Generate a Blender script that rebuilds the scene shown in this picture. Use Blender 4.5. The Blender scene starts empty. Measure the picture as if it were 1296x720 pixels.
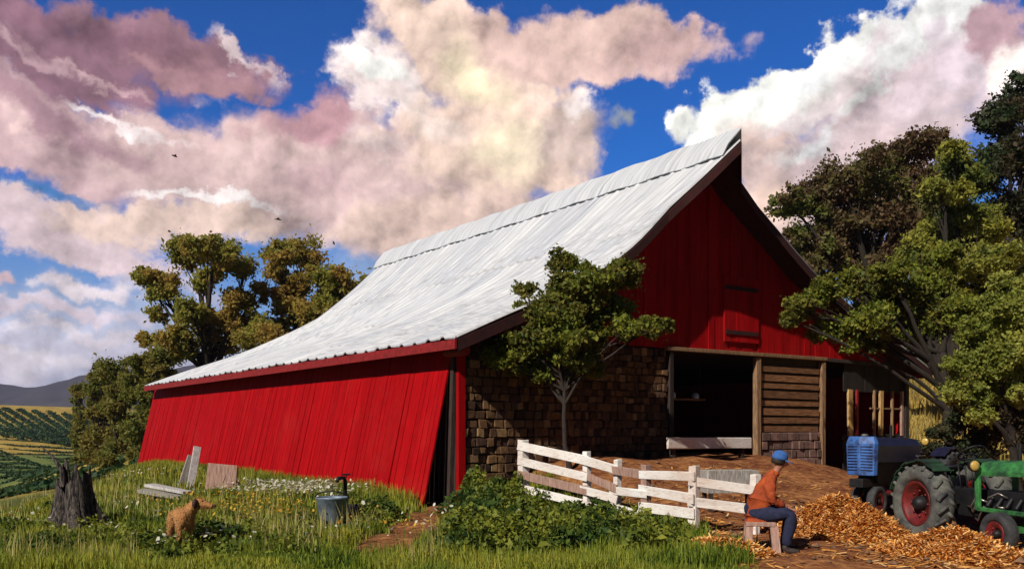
import bpy, bmesh, math, random
import numpy as np
from mathutils import Vector, Matrix, noise as mnoise

scene = bpy.context.scene
COL = scene.collection
R = math.radians

# ------------------------------------------------------------------ camera, sun, sky, exposure
F = 1134.0                       # focal length in photo pixels (photo 1296 wide), eye 1.7 m up, horizon at row 540
EYE = 1.7
cam = bpy.data.cameras.new('camera')
cam_o = bpy.data.objects.new('camera', cam); COL.objects.link(cam_o)
cam_o.location = (0, 0, EYE); cam_o.rotation_euler = (R(90), 0, 0)
cam.lens = F / 1296 * 36; cam.sensor_width = 36; cam.shift_y = 180 / 1296
cam.clip_start = 0.1; cam.clip_end = 9000
scene.camera = cam_o
scene.view_settings.view_transform = 'Standard'
scene.view_settings.look = 'None'
scene.view_settings.exposure = 0.0
scene.view_settings.gamma = 1.0

SUN_EL = 38
LH = Vector((0.61, 0.79, 0)).normalized()
LDIR = Vector((LH.x * math.cos(R(SUN_EL)), LH.y * math.cos(R(SUN_EL)), -math.sin(R(SUN_EL))))
sun = bpy.data.lights.new('sun', 'SUN'); sun.energy = 5.0; sun.angle = R(0.5); sun.color = (1.0, 0.93, 0.80)
sun_o = bpy.data.objects.new('sun', sun); COL.objects.link(sun_o)
sun_o.rotation_euler = LDIR.to_track_quat('-Z', 'Y').to_euler(); sun_o.location = (-30, -40, 50)


def srgb(c):
    out = []
    for v in c:
        v = v / 255.0
        out.append(v / 12.92 if v <= 0.04045 else ((v + 0.055) / 1.055) ** 2.4)
    return tuple(out)


world = bpy.data.worlds.new('World'); scene.world = world; world.use_nodes = True
SKY_STRENGTH = 0.10


def build_sky():
    nt = world.node_tree; N = nt.nodes; L = nt.links
    N.clear()
    def n(t, **k):
        x = N.new(t)
        for a, b in k.items(): setattr(x, a, b)
        return x
    def math_(op, a, b=None, c=None, clamp=False):
        x = n('ShaderNodeMath', operation=op, use_clamp=clamp)
        for i, v in enumerate((a, b, c)):
            if v is None: continue
            if isinstance(v, (int, float)): x.inputs[i].default_value = v
            else: L.new(v, x.inputs[i])
        return x.outputs[0]
    def vmath(op, a, b):
        x = n('ShaderNodeVectorMath', operation=op)
        for i, v in enumerate((a, b)):
            if isinstance(v, tuple): x.inputs[i].default_value = v
            else: L.new(v, x.inputs[i])
        return x.outputs[0]
    def mix(fac, a, b, mode='MIX'):
        x = n('ShaderNodeMix', data_type='RGBA', blend_type=mode)
        for s, v in ((x.inputs[0], fac), (x.inputs[6], a), (x.inputs[7], b)):
            if isinstance(v, (int, float)): s.default_value = v
            elif isinstance(v, tuple): s.default_value = (*v, 1)
            else: L.new(v, s)
        return x.outputs[2]
    tc = n('ShaderNodeTexCoord'); d = tc.outputs['Generated']
    sx = n('ShaderNodeSeparateXYZ'); L.new(d, sx.inputs[0])
    az = math_('MULTIPLY', math_('ARCTAN2', sx.outputs[0], sx.outputs[1]), 57.29578)
    el = math_('MULTIPLY', math_('ARCSINE', sx.outputs[2]), 57.29578)
    co = n('ShaderNodeCombineXYZ'); L.new(az, co.inputs[0]); L.new(el, co.inputs[1])
    def noise(vec, scale, detail=6, rough=0.6, dist=0.0):
        x = n('ShaderNodeTexNoise'); x.inputs['Scale'].default_value = scale; x.inputs['Detail'].default_value = detail
        x.inputs['Roughness'].default_value = rough; x.inputs['Distortion'].default_value = dist
        L.new(vec, x.inputs['Vector']); return x
    n1 = noise(d, 7.0, 10, 0.60)
    n2 = noise(d, 26.0, 6, 0.62)
    w1 = vmath('MULTIPLY', vmath('SUBTRACT', n1.outputs['Color'], (.5, .5, .5)), (11, 7.5, 0))
    w2 = vmath('MULTIPLY', vmath('SUBTRACT', n2.outputs['Color'], (.5, .5, .5)), (3.0, 2.6, 0))
    P = vmath('ADD', vmath('ADD', co.outputs[0], w1), w2)
    # cauliflower lobes: two sizes of rounded cells push the cloud edges in and out
    wd = vmath('ADD', d, vmath('MULTIPLY', vmath('SUBTRACT', n2.outputs['Color'], (.5, .5, .5)), (.05, .05, .05)))
    def lobes(vec, scale):
        x = n('ShaderNodeTexVoronoi', feature='SMOOTH_F1'); x.inputs['Scale'].default_value = scale; x.inputs['Smoothness'].default_value = .35
        L.new(vec, x.inputs['Vector']); return x.outputs['Distance']
    v1 = lobes(wd, 15); v2 = lobes(wd, 36)
    lob = math_('MULTIPLY_ADD', v1, .42, math_('MULTIPLY_ADD', v2, .30, -.42))
    sh = vmath('ADD', wd, (-0.012, 0, 0.016))
    puff = math_('MULTIPLY_ADD', math_('SUBTRACT', lobes(sh, 15), v1), .55, math_('MULTIPLY', math_('SUBTRACT', lobes(vmath('ADD', wd, (-0.006, 0, 0.008)), 36), v2), .40))
    # billow relief: light comes from the upper left
    def billow(off):
        v = noise(vmath('ADD', d, off), 12.0, 8, 0.57, 0.3)
        return v.outputs['Fac']
    rel = math_('SUBTRACT', billow((0, 0, 0)), billow((-0.016, 0, 0.020)))
    big = math_('SUBTRACT', noise(d, 5.5, 7, .55, .2).outputs['Fac'], noise(vmath('ADD', d, (-0.03, 0, 0.04)), 5.5, 7, .55, .2).outputs['Fac'])
    fine = math_('SUBTRACT', noise(d, 34, 5, .6, .3).outputs['Fac'], noise(vmath('ADD', d, (-0.006, 0, 0.008)), 34, 5, .6, .3).outputs['Fac'])
    relief = math_('MULTIPLY_ADD', rel, 1.3, math_('MULTIPLY_ADD', big, 1.3, math_('MULTIPLY_ADD', fine, .8, math_('ADD', puff, 1.08))))
    # blue of the open sky: the physical sky, deepened
    st = n('ShaderNodeTexSky', sky_type='NISHITA'); st.sun_disc = False
    st.sun_elevation = R(SUN_EL); st.sun_rotation = math.atan2(-LH.x, -LH.y)
    st.dust_density = 0.6; st.ozone_density = 2.0; st.altitude = 300
    phys = mix(1.0, st.outputs[0], (SKY_STRENGTH,) * 3, 'MULTIPLY')
    phys = mix(1.0, phys, (0.19, 0.74, 1.32), 'MULTIPLY')
    gam = n('ShaderNodeGamma'); gam.inputs[1].default_value = 1.25; L.new(phys, gam.inputs[0])
    mr = n('ShaderNodeMapRange', interpolation_type='SMOOTHSTEP'); L.new(el, mr.inputs[0])
    mr.inputs[1].default_value = -2; mr.inputs[2].default_value = 17; mr.inputs[3].default_value = 0.85; mr.inputs[4].default_value = 0.0
    col = mix(mr.outputs[0], gam.outputs[0], (0.36, 0.50, 0.68))

    def blob(cx, cy, rx, ry, rot, c, soft=0.5, op=1.0, rel_amt=1.0):
        nonlocal col
        u = (cx - 648) / F; v = (540 - cy) / F
        a = math.degrees(math.atan(u)); e = math.degrees(math.atan(v * math.cos(math.atan(u))))
        kx = math.degrees(1 / F) / (1 + u * u); ky = math.degrees(1 / F) / (1 + v * v) * math.cos(math.atan(u))
        m = n('ShaderNodeMapping', vector_type='TEXTURE')
        m.inputs['Location'].default_value = (a, e, 0)
        m.inputs['Rotation'].default_value = (0, 0, R(-rot))
        m.inputs['Scale'].default_value = (rx * kx, ry * ky, 1)
        dep = n('ShaderNodeVectorMath', operation='MULTIPLY_ADD')      # ties each cloud to the one behind it
        L.new(col, dep.inputs[0]); dep.inputs[1].default_value = (1e-9,) * 3; L.new(P, dep.inputs[2])
        L.new(dep.outputs[0], m.inputs['Vector'])
        ln = n('ShaderNodeVectorMath', operation='LENGTH'); L.new(m.outputs[0], ln.inputs[0])
        r_ = n('ShaderNodeMapRange', interpolation_type='SMOOTHSTEP')
        L.new(math_('ADD', ln.outputs['Value'], lob), r_.inputs[0])
        r_.inputs[1].default_value = 1.0; r_.inputs[2].default_value = 1.0 - soft
        r_.inputs[3].default_value = 0; r_.inputs[4].default_value = op
        lit = relief if rel_amt > 0 else None
        g_ = sum(c) / 3; c = srgb([min(255, 1.05 * (v * .88 + g_ * .12)) for v in c])
        if rel_amt > 0:
            sc = n('ShaderNodeVectorMath', operation='SCALE'); sc.inputs[0].default_value = c
            L.new(relief, sc.inputs['Scale'])
            cc = sc.outputs[0]
        else: cc = c
        col = mix(r_.outputs[0], col, cc)

    B = [  # cx, cy, rx, ry, tilt(+ = right end lower), colour, softness, opacity
        (90, 400, 330, 90, 0, (170, 180, 206), .9, .75), (500, 330, 180, 60, 0, (150, 172, 205), .9, .6),
        (80, 460, 330, 80, 0, (200, 196, 212), .8, .95), (40, 385, 170, 16, 4, (214, 200, 212), .7, .9), (200, 350, 120, 14, 3, (200, 190, 206), .8, .8),
        (20, 470, 190, 20, -3, (226, 216, 222), .7, .9), (110, 425, 130, 12, 3, (220, 208, 216), .7, .8),
        (110, 358, 85, 20, 5, (226, 212, 218), .6, 1), (10, 345, 45, 20, 0, (206, 178, 186), .6, 1), (60, 395, 130, 12, 0, (206, 188, 196), .7, .8),
        (150, 190, 300, 70, 14, (194, 160, 162), .4, 1), (330, 235, 260, 68, 10, (206, 174, 170), .4, 1),
        (60, 275, 190, 48, 3, (208, 184, 188), .4, 1), (250, 285, 220, 34, 2, (226, 196, 180), .5, 1), (130, 318, 110, 22, 4, (214, 190, 194), .5, 1),
        (70, 230, 60, 14, 0, (60, 120, 185), .7, .85), (10, 215, 40, 14, 0, (40, 90, 180), .6, .9),
        (80, 150, 180, 26, 20, (158, 120, 130), .8, .9), (110, 125, 150, 11, 22, (240, 226, 224), .7, .9), (250, 250, 110, 10, 2, (244, 234, 230), .7, .9),
        (330, 190, 130, 30, 14, (204, 170, 168), .9, .7),
        (205, 60, 165, 44, 6, (146, 106, 118), .35, 1), (60, 62, 200, 62, 10, (140, 100, 114), .35, 1), (250, 85, 100, 32, 6, (168, 124, 130), .5, 1), (150, 45, 170, 24, 5, (122, 84, 98), .8, .8), (300, 60, 50, 12, 30, (226, 204, 204), .8, .8), (120, 95, 120, 9, 12, (198, 160, 164), .9, .8), (40, 75, 120, 9, 8, (190, 154, 160), .9, .7),
        (480, 225, 230, 78, 8, (214, 182, 176), .4, 1), (400, 235, 90, 26, 12, (200, 162, 164), .9, .7), (470, 190, 70, 22, 20, (232, 208, 204), .9, .8), (560, 285, 200, 34, -6, (224, 192, 176), .6, 1),
        (390, 160, 90, 46, 0, (188, 140, 146), .6, 1),
        (480, 120, 84, 50, 25, (240, 220, 214), .4, 1), (460, 100, 52, 24, 20, (252, 242, 234), .6, .95),
        (590, 70, 140, 74, 20, (238, 206, 186), .35, 1), (760, 55, 160, 52, 4, (218, 182, 170), .35, 1), (840, 62, 80, 46, 0, (206, 168, 162), .5, 1),
        (620, 185, 150, 92, 0, (234, 202, 182), .4, 1), (700, 178, 84, 56, 0, (210, 184, 172), .6, .95),
        (720, 140, 44, 22, 0, (240, 224, 218), .8, .9),
        (605, 80, 66, 56, 10, (255, 226, 186), .9, .9), (622, 188, 52, 66, 0, (255, 226, 190), .9, .85), (540, 160, 60, 30, 20, (246, 222, 210), .9, .7),
        (790, 152, 26, 18, 0, (180, 184, 178), .9, .8),
        (960, 138, 90, 62, -20, (252, 244, 234), .22, 1), (1060, 84, 90, 68, -20, (250, 240, 232), .22, 1), (1150, 60, 115, 66, 0, (250, 242, 238), .25, 1),
        (1120, 165, 180, 96, -10, (216, 194, 198), .5, 1), (985, 225, 84, 84, 0, (228, 196, 182), .5, .95), (1010, 290, 90, 60, 0, (230, 196, 176), .6, .9), (1090, 230, 120, 80, 0, (218, 192, 192), .6, .9), (1040, 125, 70, 34, -40, (236, 218, 216), .9, .8),
        (1195, 110, 80, 60, 0, (220, 200, 208), .8, .9), (945, 120, 40, 20, -35, (255, 252, 240), .8, .9), (1005, 100, 40, 16, -40, (255, 252, 244), .8, .8), (990, 160, 40, 20, -30, (222, 204, 206), .9, .8), (1100, 45, 50, 22, -40, (222, 200, 204), .9, .7), (1170, 60, 26, 40, -20, (214, 192, 204), .9, .7), (1065, 165, 36, 16, -40, (214, 184, 182), .9, .8),
        (1262, 45, 60, 46, 0, (186, 148, 156), .5, 1), (1300, 95, 52, 56, 0, (244, 230, 222), .5, 1),
        (1030, 190, 64, 24, -40, (250, 246, 248), .9, .9), (1120, 90, 60, 22, -50, (252, 246, 240), .9, .8), (1085, 130, 50, 20, -35, (252, 244, 236), .9, .8),
        (1390, 200, 90, 120, 0, (214, 190, 190), .6, 1), (-110, 150, 110, 160, 0, (170, 132, 140), .6, 1),
        (300, -90, 260, 60, 0, (150, 110, 120), .6, 1), (900, -130, 360, 70, 0, (226, 196, 182), .6, 1),
    ]
    for b in B: blob(*b)
    zen = n('ShaderNodeMapRange', interpolation_type='SMOOTHSTEP'); L.new(el, zen.inputs[0])     # the sky deepens towards the zenith
    zen.inputs[1].default_value = 26; zen.inputs[2].default_value = 55; zen.inputs[3].default_value = 1.0; zen.inputs[4].default_value = 0.22
    back = n('ShaderNodeMapRange', interpolation_type='SMOOTHSTEP'); L.new(math_('ABSOLUTE', az), back.inputs[0])      # the unseen half of the sky is dimmed to cut fill light in the shade
    back.inputs[1].default_value = 50; back.inputs[2].default_value = 95; back.inputs[3].default_value = 1.0; back.inputs[4].default_value = 0.17
    zs = n('ShaderNodeVectorMath', operation='SCALE'); L.new(col, zs.inputs[0]); L.new(math_('MULTIPLY', zen.outputs[0], back.outputs[0]), zs.inputs['Scale']); col = zs.outputs[0]
    bg = n('ShaderNodeBackground'); bg.inputs[1].default_value = 1.0; L.new(col, bg.inputs[0])
    out = n('ShaderNodeOutputWorld'); L.new(bg.outputs[0], out.inputs[0])


build_sky()
try:
    world.cycles.sampling_method = 'MANUAL'; world.cycles.sample_map_resolution = 512
except Exception:
    pass

# ------------------------------------------------------------------ helpers
def ss(a, b, x):
    t = np.clip((np.asarray(x, float) - a) / (b - a), 0, 1)
    return t * t * (3 - 2 * t)


C0 = np.array([-1.21, 19.3])                     # near corner of the barn
D1 = np.array([-0.5755, 0.8178])                 # along the barn's length, away
D2 = np.array([0.8179, 0.5754])                  # across the gable, to the right


def W(s, t, z):
    p = C0 + s * D2 + t * D1
    return Vector((p[0], p[1], z))


EA = np.array([-7.4, 13.4]); EN = np.array([-.965, -.262])   # brow of the lawn and the way down from it
F0 = np.array([.238, 18.0]); FN = np.array([.811, .583])


def height(x, y):
    x = np.asarray(x, float); y = np.asarray(y, float)
    s = (x - C0[0]) * D2[0] + (y - C0[1]) * D2[1]
    t = (x - C0[0]) * D1[0] + (y - C0[1]) * D1[1]
    bank = 0.95 * ss(-6.5, -0.4, t) * ss(0.2, 3.0, s) * (1 - ss(9.3, 12.5, s))
    e = (x - EA[0]) * EN[0] + (y - EA[1]) * EN[1]
    r = np.hypot(x, y)
    drop = -4.6 * ss(0, 30, e) - 0.16 * np.clip(e, 0, 6) * ss(-.5, 2.5, e)
    rise = (19 * ss(185, 470, r) - 14 * ss(480, 800, r)) * ss(10, 60, e)
    g = np.maximum(0, (x - 14) * .6 + (y - 28) * .25) * .45
    right = np.minimum(g, 14) * ss(9, 17, x) * (1 - .7 * ss(150, 500, r))
    bump = .05 * np.sin(x * 1.7 + np.sin(y * 1.3)) * np.cos(y * 1.9 + .6 * x) + .03 * np.sin(x * 4.1 + 2) * np.sin(y * 3.7 + 1)
    far = .8 * np.sin(x * .03 + 1) * np.sin(y * .025) * ss(60, 200, r) + 2.2 * np.sin(x * .012 + .5) * ss(250, 450, r)
    return bank + drop + rise + right + bump * (1 - ss(40, 80, r)) + far


def hz(x, y): return float(height(x, y))


def at(px, py, Y): return Vector(((px - 648) / F * Y, Y, EYE + (540 - py) / F * Y))


def G(px, Y, dz=0.0):
    x = (px - 648) / F * Y
    return Vector((x, Y, hz(x, Y) + dz))


def np_mesh(name, verts, faces_flat, nper):
    me = bpy.data.meshes.new(name)
    nv = len(verts); nf = len(faces_flat) // nper
    me.vertices.add(nv); me.vertices.foreach_set('co', np.asarray(verts, np.float32).ravel())
    me.loops.add(nf * nper); me.loops.foreach_set('vertex_index', np.asarray(faces_flat, np.int32).ravel())
    me.polygons.add(nf); me.polygons.foreach_set('loop_start', np.arange(0, nf * nper, nper, dtype=np.int32))
    me.update(calc_edges=True)
    return me


def link(name, me, mat, parent=None, world_coords=True):
    o = bpy.data.objects.new(name, me); COL.objects.link(o)
    if mat is not None:
        for m in (mat if isinstance(mat, (list, tuple)) else [mat]): me.materials.append(m)
    if parent is not None:
        o.parent = parent
        if world_coords:
            q = parent; off = Vector((0, 0, 0))
            while q is not None: off = off + q.location; q = q.parent
            o.location = -off
    return o


def tag(o, label=None, cat=None, group=None, kind=None):
    if label: o['label'] = label
    if cat: o['category'] = cat
    if group: o['group'] = group
    if kind: o['kind'] = kind
    return o


def empty(name, loc, label, cat, group=None, rz=0.0):
    o = bpy.data.objects.new(name, None); COL.objects.link(o)
    o.location = loc; o.rotation_euler = (0, 0, rz); o.empty_display_size = .3
    return tag(o, label, cat, group)


def copy_tree(o, parent=None):
    c = o.copy(); COL.objects.link(c); c.parent = parent
    for ch in list(o.children): copy_tree(ch, c)
    return c


class MB:
    """collects shapes into one mesh"""
    def __init__(self): self.v = []; self.f = []
    def add(self, vs, fs, M=None):
        b = len(self.v)
        for p in vs:
            p = Vector(p)
            self.v.append(M @ p if M is not None else p)
        for f in fs: self.f.append([b + i for i in f])
        return self
    def box(self, c, s, M=None, taper=1.0):
        cx, cy, cz = c; x, y, z = s[0] / 2, s[1] / 2, s[2] / 2
        vs = []
        for k, dz in ((1, -z), (taper, z)):
            vs += [(cx - x * k, cy - y * k, cz + dz), (cx + x * k, cy - y * k, cz + dz), (cx + x * k, cy + y * k, cz + dz), (cx - x * k, cy + y * k, cz + dz)]
        return self.add(vs, [(3, 2, 1, 0), (4, 5, 6, 7), (0, 1, 5, 4), (1, 2, 6, 5), (2, 3, 7, 6), (3, 0, 4, 7)], M)
    def bar(self, p0, p1, w, h, up=(0, 0, 1), jit=0.0, rnd=random):
        p0 = Vector(p0); p1 = Vector(p1); a = (p1 - p0).normalized(); u = Vector(up)
        if abs(a.dot(u)) > .97: u = Vector((1, 0, 0)) if abs(a.x) < .9 else Vector((0, 1, 0))
        sd = a.cross(u).normalized(); u = sd.cross(a).normalized()
        vs = []
        for p in (p0, p1):
            for i, j in ((-1, -1), (1, -1), (1, 1), (-1, 1)):
                q = p + sd * (i * w / 2) + u * (j * h / 2)
                if jit: q = q + Vector((rnd.uniform(-jit, jit), rnd.uniform(-jit, jit), rnd.uniform(-jit, jit)))
                vs.append(q)
        return self.add(vs, [(3, 2, 1, 0), (4, 5, 6, 7), (0, 1, 5, 4), (1, 2, 6, 5), (2, 3, 7, 6), (3, 0, 4, 7)])
    def tube(self, pts, rad, n=8, cap=True):
        pts = [Vector(p) for p in pts]
        if isinstance(rad, (int, float)): rad = [rad] * len(pts)
        rings = []; prev = None
        for i, p in enumerate(pts):
            a = (pts[min(i + 1, len(pts) - 1)] - pts[max(i - 1, 0)]).normalized()
            if prev is None:
                u = a.cross(Vector((.31, .11, .94)) if abs(a.z) < .9 else Vector((1, 0, 0))).normalized()
            else:
                u = (prev - a * prev.dot(a)).normalized()
            prev = u; w = a.cross(u)
            rings.append([p + (u * math.cos(2 * math.pi * k / n) + w * math.sin(2 * math.pi * k / n)) * rad[i] for k in range(n)])
        vs = [q for r_ in rings for q in r_]; fs = []
        for i in range(len(pts) - 1):
            for k in range(n):
                fs.append((i * n + k, i * n + (k + 1) % n, (i + 1) * n + (k + 1) % n, (i + 1) * n + k))
        if cap:
            fs.append(tuple(range(n - 1, -1, -1))); fs.append(tuple((len(pts) - 1) * n + k for k in range(n)))
        return self.add(vs, fs)
    def lathe(self, prof, M=None, n=24, close=False):
        """profile of (radius, height) turned about local z"""
        vs = []; fs = []
        for r_, z in prof:
            for k in range(n):
                a = 2 * math.pi * k / n
                vs.append((r_ * math.cos(a), r_ * math.sin(a), z))
        m = len(prof)
        for i in range(m if close else m - 1):
            j = (i + 1) % m
            for k in range(n):
                fs.append((i * n + k, i * n + (k + 1) % n, j * n + (k + 1) % n, j * n + k))
        if not close:
            fs.append(tuple(range(n - 1, -1, -1))); fs.append(tuple((m - 1) * n + k for k in range(n)))
        return self.add(vs, fs, M)
    def prism(self, outline, depth, M=None):
        """outline in local xz, extruded along local y from -depth/2 to depth/2"""
        n = len(outline)
        vs = [(x, -depth / 2, z) for x, z in outline] + [(x, depth / 2, z) for x, z in outline]
        fs = [tuple(range(n)), tuple(range(2 * n - 1, n - 1, -1))]
        for k in range(n): fs.append((k, n + k, n + (k + 1) % n, (k + 1) % n))
        return self.add(vs, fs, M)
    def build(self, name, mat, parent=None, smooth=False, bevel=0.0, world_coords=True, sub=0):
        me = bpy.data.meshes.new(name); me.from_pydata([tuple(p) for p in self.v], [], self.f); me.update()
        bm = bmesh.new(); bm.from_mesh(me); bmesh.ops.recalc_face_normals(bm, faces=bm.faces); bm.to_mesh(me); bm.free()
        if smooth: me.polygons.foreach_set('use_smooth', [True] * len(me.polygons))
        o = link(name, me, mat, parent, world_coords)
        if bevel:
            b = o.modifiers.new('bevel', 'BEVEL'); b.width = bevel; b.segments = 2; b.limit_method = 'ANGLE'; b.angle_limit = R(40)
        if sub:
            s = o.modifiers.new('sub', 'SUBSURF'); s.levels = sub; s.render_levels = sub
        return o


# ------------------------------------------------------------------ materials
def nodes_of(name):
    m = bpy.data.materials.new(name); m.use_nodes = True
    nt = m.node_tree; return m, nt, nt.nodes['Principled BSDF']


def ramp(nt, fac, stops, interp='LINEAR'):
    r_ = nt.nodes.new('ShaderNodeValToRGB'); r_.color_ramp.interpolation = interp
    e = r_.color_ramp.elements
    while len(e) < len(stops): e.new(.5)
    for k, (p, c) in enumerate(stops): e[k].position = p; e[k].color = (*c, 1)
    nt.links.new(fac, r_.inputs[0]); return r_.outputs[0]


def nz(nt, scale, detail=6, rough=.6, stretch=(1, 1, 1), coord='Object', rot=(0, 0, 0)):
    tc = nt.nodes.new('ShaderNodeTexCoord'); mp = nt.nodes.new('ShaderNodeMapping')
    mp.inputs['Scale'].default_value = stretch; mp.inputs['Rotation'].default_value = rot
    nt.links.new(tc.outputs[coord], mp.inputs[0])
    x = nt.nodes.new('ShaderNodeTexNoise'); x.inputs['Scale'].default_value = scale
    x.inputs['Detail'].default_value = detail; x.inputs['Roughness'].default_value = rough
    nt.links.new(mp.outputs[0], x.inputs['Vector']); return x.outputs['Fac']


def mixc(nt, fac, a, b, mode='MIX'):
    x = nt.nodes.new('ShaderNodeMix'); x.data_type = 'RGBA'; x.blend_type = mode
    for s, v in ((x.inputs[0], fac), (x.inputs[6], a), (x.inputs[7], b)):
        if isinstance(v, (int, float)): s.default_value = v
        elif isinstance(v, tuple): s.default_value = (*v, 1)
        else: nt.links.new(v, s)
    return x.outputs[2]


def bump(nt, bs, h, strength=.4, dist=.02):
    b = nt.nodes.new('ShaderNodeBump'); b.inputs['Strength'].default_value = strength; b.inputs['Distance'].default_value = dist
    nt.links.new(h, b.inputs['Height']); nt.links.new(b.outputs[0], bs.inputs['Normal'])


def island(nt):
    return nt.nodes.new('ShaderNodeNewGeometry').outputs['Random Per Island']


def mat_simple(name, c1, c2=None, rough=.7, scale=6, stretch=(1, 1, 1), metal=0.0, bmp=.3, spec=.4, isl=0.0, stops=(.35, .68), dist=.01):
    m, nt, bs = nodes_of(name)
    if c2 is None: c2 = tuple(v * .65 for v in c1)
    f = nz(nt, scale, 8, .65, stretch)
    col = ramp(nt, f, [(stops[0], c2), (stops[1], c1)])
    if isl:
        g = ramp(nt, island(nt), [(0, (1 - isl,) * 3), (1, (1 + isl * .6,) * 3)])
        col = mixc(nt, 1.0, col, g, 'MULTIPLY')
    nt.links.new(col, bs.inputs['Base Color'])
    bs.inputs['Roughness'].default_value = rough; bs.inputs['Metallic'].default_value = metal
    bs.inputs['Specular IOR Level'].default_value = spec
    if bmp: bump(nt, bs, f, bmp, dist)
    return m


def mat_leaf(name, cols, patch=None, patch_scale=.35, transl=.35, rough=.6):
    """leaves: every leaf its own tint; patches of the crown turned another colour"""
    m, nt, bs = nodes_of(name)
    rnd = island(nt)
    k = len(cols)
    col = ramp(nt, rnd, [(i / max(1, k - 1), c) for i, c in enumerate(cols)])
    if patch:
        col2 = ramp(nt, rnd, [(i / max(1, len(patch) - 1), c) for i, c in enumerate(patch)])
        f = nz(nt, patch_scale, 3, .6)
        fm = nt.nodes.new('ShaderNodeMapRange'); fm.inputs[1].default_value = .44; fm.inputs[2].default_value = .58
        nt.links.new(f, fm.inputs[0])
        col = mixc(nt, fm.outputs[0], col, col2)
    nt.links.new(col, bs.inputs['Base Color']); bs.inputs['Roughness'].default_value = rough
    bs.inputs['Specular IOR Level'].default_value = .25
    tr = nt.nodes.new('ShaderNodeBsdfTranslucent'); nt.links.new(col, tr.inputs[0])
    mx = nt.nodes.new('ShaderNodeMixShader'); mx.inputs[0].default_value = transl
    out = nt.nodes['Material Output']
    nt.links.new(bs.outputs[0], mx.inputs[1]); nt.links.new(tr.outputs[0], mx.inputs[2]); nt.links.new(mx.outputs[0], out.inputs[0])
    return m


M = {}
M['bark'] = mat_simple('bark', (.042, .030, .023), (.013, .010, .008), .9, 9, (3, 3, .5), bmp=.8, dist=.03)
M['bark_pale'] = mat_simple('pale_bark', (.050, .034, .027), (.016, .011, .010), .9, 14, (3, 3, .6), bmp=.7)
M['stump'] = mat_simple('stump_wood', (.19, .155, .135), (.010, .007, .008), .95, 7, (5, 5, .7), bmp=1.0, dist=.05, stops=(.42, .66))
M['grey_wood'] = mat_simple('grey_wood', (.46, .44, .42), (.20, .17, .15), .9, 6, (6, 6, 1), bmp=.5, isl=.3)
M['pale_wood'] = mat_simple('pale_wood', (.66, .66, .68), (.36, .32, .30), .85, 5, (5, 5, 1), bmp=.4, isl=.2)
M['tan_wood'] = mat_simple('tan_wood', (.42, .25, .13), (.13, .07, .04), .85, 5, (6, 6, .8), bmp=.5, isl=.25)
M['brown_plank'] = mat_simple('brown_plank', (.33, .15, .065), (.10, .045, .022), .85, 4, (.8, .8, 7), bmp=.6, isl=.4)
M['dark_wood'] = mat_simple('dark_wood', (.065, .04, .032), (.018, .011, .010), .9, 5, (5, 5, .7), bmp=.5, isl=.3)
M['shade_wood'] = mat_simple('shade_toned_wood', (.022, .014, .012), (.008, .006, .006), .9, 5, (5, 5, .7), bmp=.5, isl=.3)  # darker dark wood: shade on the right bay boards put into the colour
M['pink_wood'] = mat_simple('pinkish_wood', (.52, .34, .28), (.25, .14, .11), .85, 6, (6, 6, .8), bmp=.4, isl=.2)
M['black_iron'] = mat_simple('black_iron', (.025, .024, .027), (.010, .010, .012), .55, 9, metal=.4, bmp=.2)
M['rubber'] = mat_simple('tyre_rubber', (.055, .056, .06), (.02, .02, .022), .8, 10, bmp=.4)
M['dusty_rubber'] = mat_simple('dusty_rubber', (.15, .15, .13), (.03, .03, .035), .9, 5, bmp=.4)
M['red_rim'] = mat_simple('red_rim_paint', (.20, .014, .014), (.06, .010, .010), .5, 9, bmp=.2)
M['blue_paint'] = mat_simple('faded_blue_paint', (.05, .15, .46), (.025, .045, .13), .5, 6, bmp=.2, stops=(.36, .58))
M['navy_paint'] = mat_simple('dark_blue_paint', (.016, .015, .055), (.008, .008, .022), .45, 5, bmp=.15)
M['green_paint'] = mat_simple('green_tractor_paint', (.05, .24, .06), (.018, .06, .025), .5, 5, bmp=.2, stops=(.40, .62))
M['dull_green'] = mat_simple('grimy_dark_green_paint', (.022, .07, .03), (.012, .020, .014), .6, 4, bmp=.2)
M['lamp_glass'] = mat_simple('yellowed_lamp_glass', (.62, .45, .12), (.45, .28, .06), .25, 9, bmp=.1, spec=.6)
M['chrome'] = mat_simple('worn_chrome', (.55, .5, .48), (.3, .26, .25), .35, 12, metal=.8, bmp=.1)
M['zinc'] = mat_simple('galvanised_zinc', (.24, .30, .38), (.10, .13, .18), .5, 7, metal=.35, bmp=.15)
M['water'] = mat_simple('bucket_water', (.40, .50, .62), (.28, .36, .48), .12, 4, bmp=.05, spec=.8)
M['denim'] = mat_simple('navy_trousers', (.020, .026, .075), (.008, .010, .03), .9, 18, bmp=.4)
M['jacket'] = mat_simple('orange_jacket', (.46, .085, .016), (.20, .028, .012), .9, 5, bmp=.5, dist=.02)
M['cap'] = mat_simple('blue_cap_cloth', (.05, .16, .48), (.025, .08, .26), .9, 14, bmp=.3)
M['skin'] = mat_simple('skin', (.42, .20, .13), (.34, .14, .09), .6, 8, bmp=.1)
M['boot'] = mat_simple('boot_leather', (.05, .035, .03), (.02, .014, .012), .7, 9, bmp=.3)
M['hair'] = mat_simple('dark_hair', (.04, .028, .02), (.015, .01, .008), .7, 30, bmp=.3)
M['dog_fur'] = mat_simple('golden_fur', (.52, .25, .085), (.34, .14, .045), .85, 14, bmp=.5)
M['dog_dark'] = mat_simple('dark_fur', (.07, .035, .02), (.03, .015, .01), .8, 20, bmp=.3)
M['bird'] = mat_simple('dark_feather', (.04, .03, .03), (.02, .015, .015), .8, 9, bmp=0)
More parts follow.
